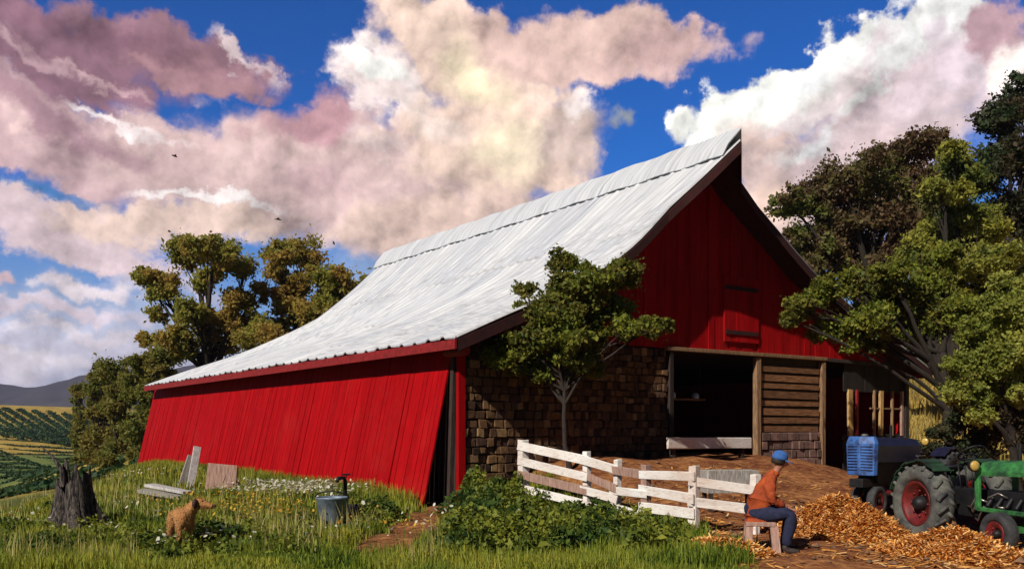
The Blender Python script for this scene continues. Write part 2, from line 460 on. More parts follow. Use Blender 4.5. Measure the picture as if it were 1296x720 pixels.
M['straw_bale'] = mat_simple('straw', (.66, .36, .095), (.34, .15, .04), .9, 16, (1, 1, 5), bmp=.9, dist=.03)
M['white_wall'] = mat_simple('white_render', (.78, .78, .76), (.6, .6, .6), .8, 3, bmp=.1)
M['shed_roof'] = mat_simple('grey_shed_roof', (.35, .38, .42), (.22, .24, .27), .8, 3, bmp=.1)
M['tool_steel'] = mat_simple('pale_steel', (.62, .66, .70), (.4, .43, .46), .4, 9, metal=.3, bmp=.1)


def red_boards(name, c1, c2, dark):
    m, nt, bs = nodes_of(name)
    f = nz(nt, 3.0, 9, .65, (3, 3, .35))
    col = ramp(nt, f, [(.30, c2), (.62, c1)])
    f2 = nz(nt, 9, 8, .7, (5, 5, .25))
    wear = nt.nodes.new('ShaderNodeMapRange'); wear.inputs[1].default_value = .62; wear.inputs[2].default_value = .78; wear.inputs[4].default_value = .5
    nt.links.new(f2, wear.inputs[0])
    col = mixc(nt, wear.outputs[0], col, dark)
    g = ramp(nt, island(nt), [(0, (.84,) * 3), (1, (1.06,) * 3)])
    col = mixc(nt, 1.0, col, g, 'MULTIPLY')
    fa = nz(nt, .7, 7, .65)
    fm = nt.nodes.new('ShaderNodeMapRange'); fm.inputs[1].default_value = .52; fm.inputs[2].default_value = .72; fm.inputs[4].default_value = .28
    nt.links.new(fa, fm.inputs[0]); col = mixc(nt, fm.outputs[0], col, (.40, .03, .025))
    pe = nz(nt, 16, 9, .75, (2.2, 2.2, .5))
    pm = nt.nodes.new('ShaderNodeMapRange'); pm.inputs[1].default_value = .69; pm.inputs[2].default_value = .72; pm.inputs[4].default_value = .8
    nt.links.new(pe, pm.inputs[0]); col = mixc(nt, pm.outputs[0], col, (.26, .13, .10))
    nt.links.new(col, bs.inputs['Base Color']); bs.inputs['Roughness'].default_value = .75
    bs.inputs['Specular IOR Level'].default_value = .06
    bump(nt, bs, f2, .5, .015)
    return m


M['red_wall'] = red_boards('red_barn_paint', (.38, .003, .005), (.27, .002, .004), (.10, .004, .005))
M['red_gable'] = red_boards('red_gable_paint', (.40, .005, .007), (.22, .003, .005), (.06, .004, .004))
M['red_trim'] = mat_simple('red_trim_paint', (.33, .012, .012), (.13, .006, .006), .7, 5, (2, 2, 2), bmp=.3)
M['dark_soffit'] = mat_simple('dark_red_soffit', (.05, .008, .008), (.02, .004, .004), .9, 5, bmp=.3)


def roof_metal():
    m, nt, bs = nodes_of('white_roof_metal')
    # streaks run down the slope: stretch the noise across the barn in its own axes
    rot = math.atan2(D2[1], D2[0])
    f = nz(nt, 2.2, 10, .72, (.22, 6.0, .22), 'Object', (0, 0, -rot))
    f2 = nz(nt, .5, 6, .6)
    col = ramp(nt, f, [(.30, (.24, .25, .29)), (.43, (.48, .49, .53)), (.55, (.60, .61, .65)), (.68, (.70, .70, .72))])
    r_ = nz(nt, 5, 9, .7, (.3, 3.0, .3), 'Object', (0, 0, -rot))
    w = nt.nodes.new('ShaderNodeMapRange'); w.inputs[1].default_value = .60; w.inputs[2].default_value = .80; w.inputs[4].default_value = .55
    nt.links.new(r_, w.inputs[0])
    col = mixc(nt, w.outputs[0], col, (.45, .36, .31))
    w2 = nt.nodes.new('ShaderNodeMapRange'); w2.inputs[1].default_value = .52; w2.inputs[2].default_value = .7; w2.inputs[4].default_value = .3
    nt.links.new(f2, w2.inputs[0])
    col = mixc(nt, w2.outputs[0], col, (.55, .57, .64))
    # each sheet of metal has its own tone; laps across the slope and screw lines rust
    pa = nt.nodes.new('ShaderNodeAttribute'); pa.attribute_name = 'panel'
    sx = nt.nodes.new('ShaderNodeSeparateColor'); nt.links.new(pa.outputs['Color'], sx.inputs[0])
    def mth(op, a, b_=None):
        x = nt.nodes.new('ShaderNodeMath'); x.operation = op
        for i, v in enumerate((a, b_)):
            if v is None: continue
            if isinstance(v, (int, float)): x.inputs[i].default_value = v
            else: nt.links.new(v, x.inputs[i])
        return x.outputs[0]
    lapc = mth('MULTIPLY', sx.outputs[1], 9.3)
    cv = nt.nodes.new('ShaderNodeCombineXYZ'); nt.links.new(mth('FLOOR', sx.outputs[0]), cv.inputs[0]); nt.links.new(mth('FLOOR', lapc), cv.inputs[1])
    wn = nt.nodes.new('ShaderNodeTexWhiteNoise'); wn.noise_dimensions = '3D'; nt.links.new(cv.outputs[0], wn.inputs['Vector'])
    col = mixc(nt, 1.0, col, ramp(nt, wn.outputs['Value'], [(0, (.86, .88, .93)), (.6, (.97, .98, 1.0)), (1, (1.03, 1.03, 1.04))]), 'MULTIPLY')
    lap = mth('LESS_THAN', mth('FRACT', lapc), .035)
    edge = mth('LESS_THAN', mth('ABSOLUTE', mth('SUBTRACT', mth('FRACT', mth('ADD', sx.outputs[0], .5)), .5)), .035)
    grime = nt.nodes.new('ShaderNodeMapRange'); grime.inputs[1].default_value = .42; grime.inputs[2].default_value = .62; grime.inputs[4].default_value = .38
    nt.links.new(f2, grime.inputs[0])
    col = mixc(nt, mth('MULTIPLY', mth('MAXIMUM', lap, edge), grime.outputs[0]), col, (.24, .19, .17))
    nt.links.new(col, bs.inputs['Base Color'])
    bs.inputs['Roughness'].default_value = .6; bs.inputs['Metallic'].default_value = .0
    bs.inputs['Specular IOR Level'].default_value = .35
    bump(nt, bs, f, .25, .02)
    return m


M['roof'] = roof_metal()


def stone_mat():
    m, nt, bs = nodes_of('field_stone')
    col = ramp(nt, island(nt), [(0, (.05, .03, .022)), (.35, (.14, .075, .04)), (.65, (.24, .14, .065)), (.85, (.09, .05, .04)), (1, (.36, .23, .11))])
    f = nz(nt, 9, 9, .7)
    g = ramp(nt, f, [(.3, (.45, .42, .42)), (.7, (1.15, 1.1, 1.05))])
    col = mixc(nt, 1, col, g, 'MULTIPLY')
    nt.links.new(col, bs.inputs['Base Color']); bs.inputs['Roughness'].default_value = .95; bs.inputs['Specular IOR Level'].default_value = .2
    bump(nt, bs, f, .8, .04)
    return m


M['stone'] = stone_mat()


def white_paint():
    m, nt, bs = nodes_of('flaking_white_paint')
    f = nz(nt, 11, 10, .75, (.7, .7, 3.5))
    f0 = nz(nt, .8, 4, .6)
    col = ramp(nt, f, [(.33, (.30, .20, .15)), (.38, (.62, .55, .52)), (.50, (.80, .78, .77))])
    col = mixc(nt, 1, col, ramp(nt, f0, [(.35, (.80, .68, .62)), (.6, (1, 1, 1))]), 'MULTIPLY')
    nt.links.new(col, bs.inputs['Base Color']); bs.inputs['Roughness'].default_value = .8; bs.inputs['Specular IOR Level'].default_value = .25
    bump(nt, bs, f, .4, .01)
    return m


M['white_paint'] = white_paint()


def ground_mat():
    m, nt, bs = nodes_of('ground')
    at_ = nt.nodes.new('ShaderNodeAttribute'); at_.attribute_name = 'zone'
    sp = nt.nodes.new('ShaderNodeSeparateColor'); nt.links.new(at_.outputs['Color'], sp.inputs[0])
    f = nz(nt, 1.3, 9, .65); f2 = nz(nt, 7, 9, .7); f3 = nz(nt, .02, 6, .6); f4 = nz(nt, .25, 8, .65)
    grass = ramp(nt, f, [(.3, (.030, .045, .010)), (.5, (.07, .085, .018)), (.68, (.14, .12, .03))])
    dirt = ramp(nt, f2, [(.28, (.07, .030, .025)), (.48, (.25, .11, .05)), (.66, (.46, .24, .09))])
    dirt2 = ramp(nt, f, [(.35, (.55, .38, .40)), (.6, (1.1, 1.0, .92))])
    dirt = mixc(nt, 1, dirt, dirt2, 'MULTIPLY')
    gold = ramp(nt, f4, [(.3, (.20, .15, .035)), (.5, (.40, .27, .06)), (.7, (.56, .42, .13))])
    valley = ramp(nt, f3, [(.35, (.07, .12, .04)), (.5, (.11, .16, .045)), (.66, (.18, .20, .05))])
    col = mixc(nt, sp.outputs[2], grass, valley)
    col = mixc(nt, sp.outputs[1], col, gold)
    col = mixc(nt, sp.outputs[0], col, dirt)
    nt.links.new(col, bs.inputs['Base Color']); bs.inputs['Roughness'].default_value = .95; bs.inputs['Specular IOR Level'].default_value = .1
    bump(nt, bs, f2, .7, .06)
    return m


M['ground'] = ground_mat()

# ------------------------------------------------------------------ the ground
def axis(dense0, dense1, step, out0, out1, q=1.13):
    a = list(np.arange(dense0, dense1 + 1e-6, step))
    d = step
    while a[-1] < out1: d *= q; a.append(a[-1] + d)
    d = step
    b = []
    x = dense0
    while x > out0: d *= q; x -= d; b.append(x)
    return np.array(b[::-1] + a)


def seg_dist(x, y, p, q):
    p = np.array(p); q = np.array(q); d = q - p; L2 = d @ d
    u = np.clip(((x - p[0]) * d[0] + (y - p[1]) * d[1]) / L2, 0, 1)
    return np.hypot(x - p[0] - u * d[0], y - p[1] - u * d[1])


def zone_dirt(x, y):
    s = (x - C0[0]) * D2[0] + (y - C0[1]) * D2[1]
    t = (x - C0[0]) * D1[0] + (y - C0[1]) * D1[1]
    wob = .35 * np.sin(x * 2.3 + 1) * np.sin(y * 1.9) + .2 * np.sin(x * 5 + y * 3)
    a = ss(-.1, .5, (x - F0[0]) * FN[0] + (y - F0[1]) * FN[1] + wob * .5) * ss(1.0, 2.2, s + wob)
    b = ss(2.5, 3.3, x + wob) * (1 - ss(26, 30, y))
    dd = np.maximum(a, b) * (1 - ss(12, 15, x + wob + (y - 24) * -.1)) * ss(-2, 0, y)
    path = 1 - ss(.35, .8, seg_dist(x, y, (-1.35, 18.9), (-1.75, 12.0)) + wob * .5)
    inside = ss(0, .2, s) * ss(0, .2, t) * (1 - ss(17, 17.3, s)) * (1 - ss(24, 26, t))
    return np.maximum(np.maximum(dd * (1 - ss(30, 36, y)), path * .95), inside)


def make_ground():
    xs = axis(-26, 24, .28, -2600, 2600); ys = axis(7, 40, .28, -300, 3200)
    X, Y = np.meshgrid(xs, ys)
    Z = height(X, Y)
    nx, ny = len(xs), len(ys)
    v = np.stack([X.ravel(), Y.ravel(), Z.ravel()], 1)
    i = np.arange(nx - 1)[None, :] + nx * np.arange(ny - 1)[:, None]
    f = np.stack([i, i + 1, i + nx + 1, i + nx], -1).reshape(-1)
    me = np_mesh('ground', v, f, 4)
    me.polygons.foreach_set('use_smooth', [True] * len(me.polygons))
    x, y = X.ravel(), Y.ravel(); r = np.hypot(x, y)
    e = (x - EA[0]) * EN[0] + (y - EA[1]) * EN[1]
    dirt = zone_dirt(x, y)
    gold = ss(13, 17, x + .1 * np.sin(y)) * ss(16, 24, y)
    crest = ss(330, 400, r + 25 * np.sin(x * .03) + 60 * ss(-120, -190, x)) * ss(20, 60, e)
    patch = 1 - ss(.75, 1.1, np.hypot((x + 128) / 34, (y - 205) / 42))
    side = ss(40, 55, y) * ss(0, 8, e) * (1 - ss(14, 30, e)) * (1 - ss(80, 110, y))
    gold = np.maximum.reduce([gold, crest, patch, side * .8])
    valley = ss(4, 16, e)
    colr = np.stack([dirt, gold, valley, np.ones_like(dirt)], 1).astype(np.float32)
    ca = me.color_attributes.new('zone', 'FLOAT_COLOR', 'POINT'); ca.data.foreach_set('color', colr.ravel())
    o = link('ground', me, M['ground']); tag(o, kind='structure')


make_ground()

# far mountain ridge on the left, really far away
def make_hills():
    mb = []; n = 160
    xs = np.linspace(-2600, 1500, n)
    vs = []; fs = []
    prof = [(0, -40), (60, .35), (140, .75), (240, 1.0), (420, .8), (900, -60)]
    rng = np.random.default_rng(4)
    h = 112 + 40 * ss(-1450, -900, xs) * (1 - ss(-500, 300, xs)) + 14 * np.sin(xs * .006) + 6 * np.sin(xs * .023 + 1) + rng.normal(0, 1.5, n)
    for i in range(n):
        for dy, k in prof:
            z = k if k < 0 else h[i] * k + 4 * math.sin(i * .9 + dy)
            vs.append((xs[i], 2000 + dy * 1.3 + 60 * math.sin(i * .12), z))
    m = len(prof)
    for i in range(n - 1):
        for k in range(m - 1):
            fs.append((i * m + k, (i + 1) * m + k, (i + 1) * m + k + 1, i * m + k + 1))
    b = MB(); b.add(vs, fs)
    mt = mat_simple('wooded_mountain', (.060, .060, .050), (.025, .030, .028), .95, .02, bmp=.6, spec=.1, dist=8)
    tag(b.build('hills', mt, smooth=True), kind='structure')


make_hills()

# the air: one even box of haze round the whole place
def make_haze():
    b = MB(); b.box((0, 1500, 88), (6800, 4600, 230))
    m = bpy.data.materials.new('haze'); m.use_nodes = True; nt = m.node_tree; nt.nodes.clear()
    v = nt.nodes.new('ShaderNodeVolumePrincipled'); v.inputs['Color'].default_value = (.62, .60, .92, 1); v.inputs['Density'].default_value = .00015; v.inputs['Anisotropy'].default_value = .2
    o = nt.nodes.new('ShaderNodeOutputMaterial'); nt.links.new(v.outputs[0], o.inputs['Volume'])
    tag(b.build('haze', m), kind='stuff')


make_haze()

# ------------------------------------------------------------------ the barn
PROF = np.array([(-.46, 3.45), (.96, 4.05), (2.47, 4.67), (4.39, 5.80), (5.95, 7.22), (7.22, 8.66), (8.13, 7.95), (11.27, 5.90), (14.1, 4.66), (17.3, 3.42)])
SR = 7.22


def zroof(s): return float(np.interp(s, PROF[:, 0], PROF[:, 1]))
def over(s): return .80 + .85 * max(0.0, 1 - abs(s - SR) / (1.5 if s < SR else 1.0))
def tend(s): return float(np.interp(s, [-.46, 2.5, 4.7, 7.22, 17.5], [25.9, 22.6, 18.6, 17.6, 17.6]))


def make_barn():
    rnd = random.Random(3)
    base = W(0, 0, 0)
    barn = empty('barn', base, 'weathered red barn with white metal roof, leaning board side and stone lower gable', 'barn')
    # roof sheet with standing seams
    ss_ = np.concatenate([np.linspace(PROF[i, 0], PROF[i + 1, 0], 6)[:-1] for i in range(len(PROF) - 1)] + [[PROF[-1, 0]]])
    def zsm(s):       # slightly rounded profile on the flared left side
        k = np.array([-.5, -.25, 0, .25, .5])
        if abs(s - SR) < .8 or s < .3 or s > 17: return zroof(s)
        return float(np.mean([zroof(s + a) for a in k]))
    def sheet(name, mat, lift, seams, ps, over_extra=0.0, thick=.03):
        b = MB(); tv = []; pan = []
        nseam = 44
        for k in range(nseam):
            v0 = k / nseam; w = .0045
            tv += [(v0 - w, 0), (v0 - w * .4, 1), (v0 + w * .4, 1), (v0 + w, 0)] if seams else [(v0, 0)]
        tv = [q for q in tv if 0 <= q[0] <= 1] + [(1, 0)]
        if tv[0][0] > 0: tv = [(0, 0)] + tv
        n = len(tv)
        for s in ps:
            a, c = -over(s) - over_extra, tend(s)
            for v, up in tv:
                sag = -.10 * math.sin(math.pi * v) * math.sin(math.pi * min(1, max(0, (s + .4) / 7.8)))
                wob = .018 * math.sin(v * 71 + s * 1.3) if seams else 0
                b.v.append(W(s, a + (c - a) * v, zsm(s) + lift + up * .045 + sag + wob))
                pan.append((v * 22, s / 20 + .5, up, 1))
        for i in range(len(ps) - 1):
            for j in range(n - 1):
                b.f.append([i * n + j, i * n + j + 1, (i + 1) * n + j + 1, (i + 1) * n + j])
        o = b.build(name, mat, barn)
        ca = o.data.color_attributes.new('panel', 'FLOAT_COLOR', 'POINT'); ca.data.foreach_set('color', np.array(pan, np.float32).ravel())
        so = o.modifiers.new('thick', 'SOLIDIFY'); so.thickness = thick; so.offset = -1
        return o
    roof = sheet('roof', M['roof'], .10, True, ss_)
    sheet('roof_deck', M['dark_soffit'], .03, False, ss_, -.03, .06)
    # ridge cap: raised strip
    b = MB()
    for q0 in range(24):
        pass
    n = 40; pr = [(-.42, -.02), (-.30, .16), (0, .30), (.30, .16), (.42, -.02)]
    for i in range(n + 1):
        v = i / n
        for ds, dz in pr:
            s = SR + ds; a, c = -over(s) - .02, tend(s) - .05
            zz = zroof(SR) - abs(ds) * .9 + .12 + dz + .02 * math.sin(i * 1.7) - .10 * math.sin(math.pi * v) * .2
            b.v.append(W(s, a + (c - a) * v, zz))
    for i in range(n):
        for k in range(4): b.f.append([i * 5 + k, i * 5 + k + 1, (i + 1) * 5 + k + 1, (i + 1) * 5 + k])
    rc = b.build('ridge_cap', M['roof'], None)
    ca = rc.data.color_attributes.new('panel', 'FLOAT_COLOR', 'POINT'); ca.data.foreach_set('color', np.tile(np.array((.25, .054, 0, 1), np.float32), len(rc.data.vertices))); rc.parent = roof; rc.location = (0, 0, 0)
    so = rc.modifiers.new('thick', 'SOLIDIFY'); so.thickness = .03
    # rake boards along the front edge, one for each slope; fascia along the near eave
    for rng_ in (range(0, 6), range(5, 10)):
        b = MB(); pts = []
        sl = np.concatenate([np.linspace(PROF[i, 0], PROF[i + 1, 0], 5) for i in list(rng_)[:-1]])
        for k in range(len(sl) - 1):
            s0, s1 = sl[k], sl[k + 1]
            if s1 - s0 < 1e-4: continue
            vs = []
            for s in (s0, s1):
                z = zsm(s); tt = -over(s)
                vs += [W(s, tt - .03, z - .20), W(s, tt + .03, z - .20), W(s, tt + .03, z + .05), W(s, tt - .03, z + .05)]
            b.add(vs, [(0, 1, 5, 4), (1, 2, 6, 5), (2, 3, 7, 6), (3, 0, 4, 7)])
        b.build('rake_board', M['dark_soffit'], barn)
    b = MB(); b.bar(W(-.49, -.80, 3.40), W(-.49, 25.8, 3.40), .05, .20); b.build('fascia_board', M['red_trim'], barn)
    b = MB(); b.bar(W(17.33, -.80, 3.36), W(17.33, 17.5, 3.36), .05, .20); b.build('fascia_board', M['red_trim'], barn)
    # long side: loose boards leaning out at the foot
    b = MB(); t = .22; k = 0
    while t < 26.0:
        w = rnd.uniform(.17, .25)
        kk = .72 + .10 * (t / 26) + rnd.uniform(-.012, .012)
        d = rnd.uniform(0, .012)
        g = -.12
        top, bot = 3.40 + rnd.uniform(-.02, .03), hz(*W(-kk, t, 0)[:2]) + g + rnd.uniform(0, .05)
        dt = rnd.uniform(-.012, .012)
        p = lambda s, tt, z: W(s, tt, z)
        vs = [p(.04 - d, t, top), p(.04 - d, t + w - .012, top), p(.075 - d, t + w - .012, top), p(.075 - d, t, top)]
        vs2 = [p(-kk - d, t + dt, bot), p(-kk - d, t + w - .012 + dt, bot), p(-kk - d + .035, t + w - .012 + dt, bot), p(-kk - d + .035, t + dt, bot)]
        b.add(vs2 + vs, [(3, 2, 1, 0), (4, 5, 6, 7), (0, 1, 5, 4), (1, 2, 6, 5), (2, 3, 7, 6), (3, 0, 4, 7)])
        t += w
    b.build('side_wall', M['red_wall'], barn)
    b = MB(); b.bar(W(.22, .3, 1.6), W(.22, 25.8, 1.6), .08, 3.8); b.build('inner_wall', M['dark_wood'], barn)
    # corner: red corner board, dark stud, round beam end
    b = MB(); b.bar(W(.09, -.06, -.3), W(.09, -.06, 3.44), .17, .10, (D1[0], D1[1], 0)); b.build('corner_board', M['red_wall'], barn)
    b = MB(); b.bar(W(-.10, .10, -.2), W(.02, .10, 3.38), .10, .12, (D1[0], D1[1], 0)); b.build('corner_post', M['dark_wood'], barn)
    b = MB(); b.tube([W(-.06, -.55, 3.30), W(-.06, .3, 3.30)], [.10, .10], 14); b.build('beam_end', M['red_trim'], barn, bevel=.03)
    # stone wall of the lower storey: courses of blocks, each its own stone
    b = MB(); z = -.35; course = 0
    while z < 3.66:
        hgt = rnd.uniform(.15, .21); s = .2 + (course % 2) * .1 - .05
        while s < 6.22:
            ln = rnd.uniform(.13, .30)
            s1 = min(s + ln, 6.28)
            ztop = min(z + hgt, zroof((s + s1) / 2) - .16)
            if ztop - z > .05 and s1 - s > .05:
                dd = rnd.uniform(-.05, .03)
                j = lambda: rnd.uniform(-.020, .020)
                vs = []
                for tt in (-.05 + dd, .22):
                    for (a, c) in ((s + .012, z + .01), (s1 - .012, z + .01), (s1 - .012, ztop - .012), (s + .012, ztop - .012)):
                        vs.append(W(a + j(), tt + j() * .5, c + j()))
                b.add(vs, [(0, 1, 2, 3), (7, 6, 5, 4), (4, 5, 1, 0), (5, 6, 2, 1), (6, 7, 3, 2), (7, 4, 0, 3)])
            s = s1
        z += hgt; course += 1
    b.build('stone_wall', M['stone'], barn, bevel=.012)
    b = MB()
    zz = lambda s: min(3.70, zroof(s) - .2)
    pts = [.2, 1.0, 6.26]
    for a, c in zip(pts[:-1], pts[1:]):
        vs = [W(a, .03, -.4), W(c, .03, -.4), W(c, .03, zz(c)), W(a, .03, zz(a)), W(a, .20, -.4), W(c, .20, -.4), W(c, .20, zz(c)), W(a, .20, zz(a))]
        b.add(vs, [(0, 1, 2, 3), (7, 6, 5, 4), (4, 5, 1, 0), (5, 6, 2, 1), (6, 7, 3, 2), (7, 4, 0, 3)])
    b.build('mortar', mat_simple('dark_mortar', (.05, .035, .03), (.02, .014, .012), .95, 12), barn)
    # red boards of the gable
    b = MB(); s = .15
    while s < 17.1:
        w = rnd.uniform(.19, .27); s1 = min(s + w, 17.15)
        zt0, zt1 = zroof(s) - .05, zroof(s1) - .05
        zb = 3.74 - rnd.uniform(0, .04)
        if s < SR < s1: zt0 = zt1 = min(zt0, zt1)
        if min(zt0, zt1) > zb + .05:
            dd = rnd.uniform(-.015, .012)
            vs = []
            for tt in (-.06 + dd, -.02 + dd):
                vs += [W(s + .006, tt, zb), W(s1 - .006, tt, zb), W(s1 - .006, tt, zt1), W(s + .006, tt, zt0)]
            b.add(vs, [(0, 1, 2, 3), (7, 6, 5, 4), (4, 5, 1, 0), (5, 6, 2, 1), (6, 7, 3, 2), (7, 4, 0, 3)])
        s = s1
    b.build('gable_wall', M['red_gable'], barn)
    # backing behind the boards
    b = MB(); sl = list(np.linspace(.9, 17.0, 40)); 
    for a, c in zip(sl[:-1], sl[1:]):
        za, zc = zroof(a) - .08, zroof(c) - .08
        if min(za, zc) < 3.8: continue
        vs = [W(a, .005, 3.76), W(c, .005, 3.76), W(c, .005, zc), W(a, .005, za)]
        b.add(vs, [(0, 1, 2, 3)])
    b.build('gable_backing', M['dark_wood'], barn)
    # hay loft door, shut: boards in a frame
    ld = MB()
    for k in range(6): ld.box((0, 0, 0), (0, 0, 0)) if False else None
    s = 8.35
    for k in range(6):
        s1 = s + .235
        vs = []
        for tt in (-.115 - rnd.uniform(0, .008), -.085): vs += [W(s + .008, tt, 4.0), W(s1 - .008, tt, 4.0), W(s1 - .008, tt, 5.75), W(s + .008, tt, 5.75)]
        ld.add(vs, [(0, 1, 2, 3), (7, 6, 5, 4), (4, 5, 1, 0), (5, 6, 2, 1), (6, 7, 3, 2), (7, 4, 0, 3)])
        s = s1
    ldo = ld.build('loft_door', M['red_gable'], barn)
    for zb in (5.45, 4.25):
        o = MB().bar(W(8.4, -.135, zb), W(9.7, -.135, zb), .03, .11).build('batten', M['dark_soffit'], None); o.parent = ldo
    # header board, posts and openings
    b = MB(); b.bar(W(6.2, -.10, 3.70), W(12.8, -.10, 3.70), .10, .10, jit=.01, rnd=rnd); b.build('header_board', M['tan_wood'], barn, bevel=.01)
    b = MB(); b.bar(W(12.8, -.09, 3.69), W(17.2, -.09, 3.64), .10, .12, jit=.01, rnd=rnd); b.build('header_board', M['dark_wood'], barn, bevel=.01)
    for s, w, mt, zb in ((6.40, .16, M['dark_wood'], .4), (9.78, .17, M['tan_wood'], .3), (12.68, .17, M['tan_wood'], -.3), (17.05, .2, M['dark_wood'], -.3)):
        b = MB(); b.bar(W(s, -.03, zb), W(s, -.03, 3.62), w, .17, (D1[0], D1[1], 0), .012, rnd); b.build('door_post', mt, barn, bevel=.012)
    # boarded panel beside the big doorway, on a low rubble foot
    b = MB(); z = 1.55
    while z < 3.42:
        hgt = rnd.uniform(.17, .25)
        vs = []
        dd = rnd.uniform(-.02, .02); e0, e1 = rnd.uniform(-.04, .03), rnd.uniform(-.03, .04); tl = rnd.uniform(-.02, .02)
        for tt in (-.05 + dd, 0.0 + dd): vs += [W(9.98 + e0, tt, z + .02), W(12.5 + e1, tt, z + .02 + tl), W(12.5 + e1, tt, z + hgt - .015 + tl), W(9.98 + e0, tt, z + hgt - .015)]
        b.add(vs, [(0, 1, 2, 3), (7, 6, 5, 4), (4, 5, 1, 0), (5, 6, 2, 1), (6, 7, 3, 2), (7, 4, 0, 3)])
        z += hgt + .035
    b.build('plank_panel', M['brown_plank'], barn)
    b = MB(); b.bar(W(9.9, .05, 1.7), W(12.62, .05, 1.7), .06, 3.9); b.build('panel_backing', M['dark_wood'], barn)
    b = MB(); z = -.2
    while z < 1.5:
        s = 9.92
        while s < 12.5:
            s1 = min(s + rnd.uniform(.2, .5), 12.58); dd = rnd.uniform(-.03, .03)
            vs = []
            for tt in (-.09 + dd, 0.01): vs += [W(s + .01, tt, z + .01), W(s1 - .01, tt, z + .01), W(s1 - .01, tt, z + .24), W(s + .01, tt, z + .24)]
            b.add(vs, [(0, 1, 2, 3), (7, 6, 5, 4), (4, 5, 1, 0), (5, 6, 2, 1), (6, 7, 3, 2), (7, 4, 0, 3)])
            s = s1
        z += .25
    b.build('rubble_foot', mat_simple('pink_rubble', (.30, .17, .14), (.12, .07, .06), .95, 5, isl=.4, bmp=.8), barn, bevel=.015)
    # right bay: doorway, boarded dark wall with a slatted window
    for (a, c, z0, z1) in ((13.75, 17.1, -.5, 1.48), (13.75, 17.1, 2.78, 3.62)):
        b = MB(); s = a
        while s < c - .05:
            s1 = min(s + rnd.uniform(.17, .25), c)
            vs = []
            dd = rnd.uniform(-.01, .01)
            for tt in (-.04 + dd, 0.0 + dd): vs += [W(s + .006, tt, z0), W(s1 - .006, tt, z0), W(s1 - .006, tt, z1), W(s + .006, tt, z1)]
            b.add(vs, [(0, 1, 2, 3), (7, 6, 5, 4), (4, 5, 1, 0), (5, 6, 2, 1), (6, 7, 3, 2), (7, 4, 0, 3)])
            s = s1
        b.build('boarded_wall', M['shade_wood'], barn)
    slat_m = mat_simple('yellowed_slat', (.62, .40, .16), (.30, .17, .07), .85, 5, (5, 5, 1), bmp=.3)
    for s, w, mt in ((14.05, .20, slat_m), (14.4, .09, M['red_trim']), (15.30, .07, M['tan_wood']), (15.66, .15, slat_m), (16.28, .08, M['tan_wood']), (16.82, .11, M['pink_wood'])):
        b = MB(); b.bar(W(s, -.06, 1.42), W(s + rnd.uniform(-.02, .02), -.06, 2.84), w, .07, (D1[0], D1[1], 0), .008, rnd); b.build('window_slat', mt, barn)
    b = MB(); b.bar(W(15.1, -.05, 2.28), W(17.0, -.05, 2.28), .04, .05); b.build('window_bar', M['tan_wood'], barn)
    # far and right walls, loft floor: close the volume so that the inside is dark
    b = MB(); b.bar(W(17.15, 0, 1.4), W(17.15, 17.4, 1.4), .1, 4.0); b.build('far_side_wall', M['red_wall'], barn)
    b = MB(); sl = [.15, 1.2, 2.7, 4.66, 6.2, SR, 8.48, 11.67, 14.4, 17.1]
    for a, c in zip(sl[:-1], sl[1:]):
        ta, tc = tend(a) - .4, tend(c) - .4
        vs = [W(a, ta, -1.5), W(c, tc, -1.5), W(c, tc, zroof(c) - .04), W(a, ta, zroof(a) - .04)]
        vs += [W(a, ta - .1, -1.5), W(c, tc - .1, -1.5), W(c, tc - .1, zroof(c) - .04), W(a, ta - .1, zroof(a) - .04)]
        b.add(vs, [(0, 1, 2, 3), (7, 6, 5, 4)])
    b.build('rear_wall', M['red_wall'], barn)
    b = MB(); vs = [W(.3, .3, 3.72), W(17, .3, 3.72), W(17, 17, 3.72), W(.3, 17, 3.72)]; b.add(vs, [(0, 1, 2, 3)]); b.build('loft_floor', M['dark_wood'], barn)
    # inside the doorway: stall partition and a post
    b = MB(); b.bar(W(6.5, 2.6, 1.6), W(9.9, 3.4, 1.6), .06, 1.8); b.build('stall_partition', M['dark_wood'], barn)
    return barn


make_barn()

# things hanging and standing in the doorway
sh = empty('wall_shelf', W(7.9, .9, 2.45), 'brown shelf hung inside the dark doorway', 'shelf')
b = MB(); b.bar(W(7.3, .9, 2.45), W(8.6, .9, 2.45), .25, .05); b.build('board', M['brown_plank'], sh)
for s in (7.4, 8.5): MB().tube([W(s, .9, 2.45), W(s, .9, 3.7)], .012, 6).build('hanger', M['black_iron'], sh)
for i, (s, r_, h_) in enumerate(((7.42, .09, .17), (8.30, .10, .16))):
    o = MB().lathe([(r_ * .9, 0), (r_, .02), (r_, h_ * .75), (r_ * .6, h_ * .9), (r_ * .6, h_)], Matrix.Translation(W(s, .88, 2.476))).build('jar', M['tool_steel'], None, True)
    tag(o, ('pale jar at the left end of the shelf in the dark doorway', 'wider pale jar at the right end of the shelf in the dark doorway')[i], 'jar', 'jars on the doorway shelf')
hc = MB()
zc = 3.10
for i in range(7):
    zz = 3.06 - i * .105
    hc.tube([W(6.86 + .01 * (-1) ** i, .35, zz), W(6.90, .35 + .03 * (i % 2), zz - .045), W(6.86, .35, zz - .09)], .020, 6)
hc.tube([W(6.86, .35, 3.72), W(6.86, .35, 3.05)], .008, 6)
tag(hc.build('hanging_chain', M['tool_steel']), 'pale chain hanging inside the dark doorway', 'chain')

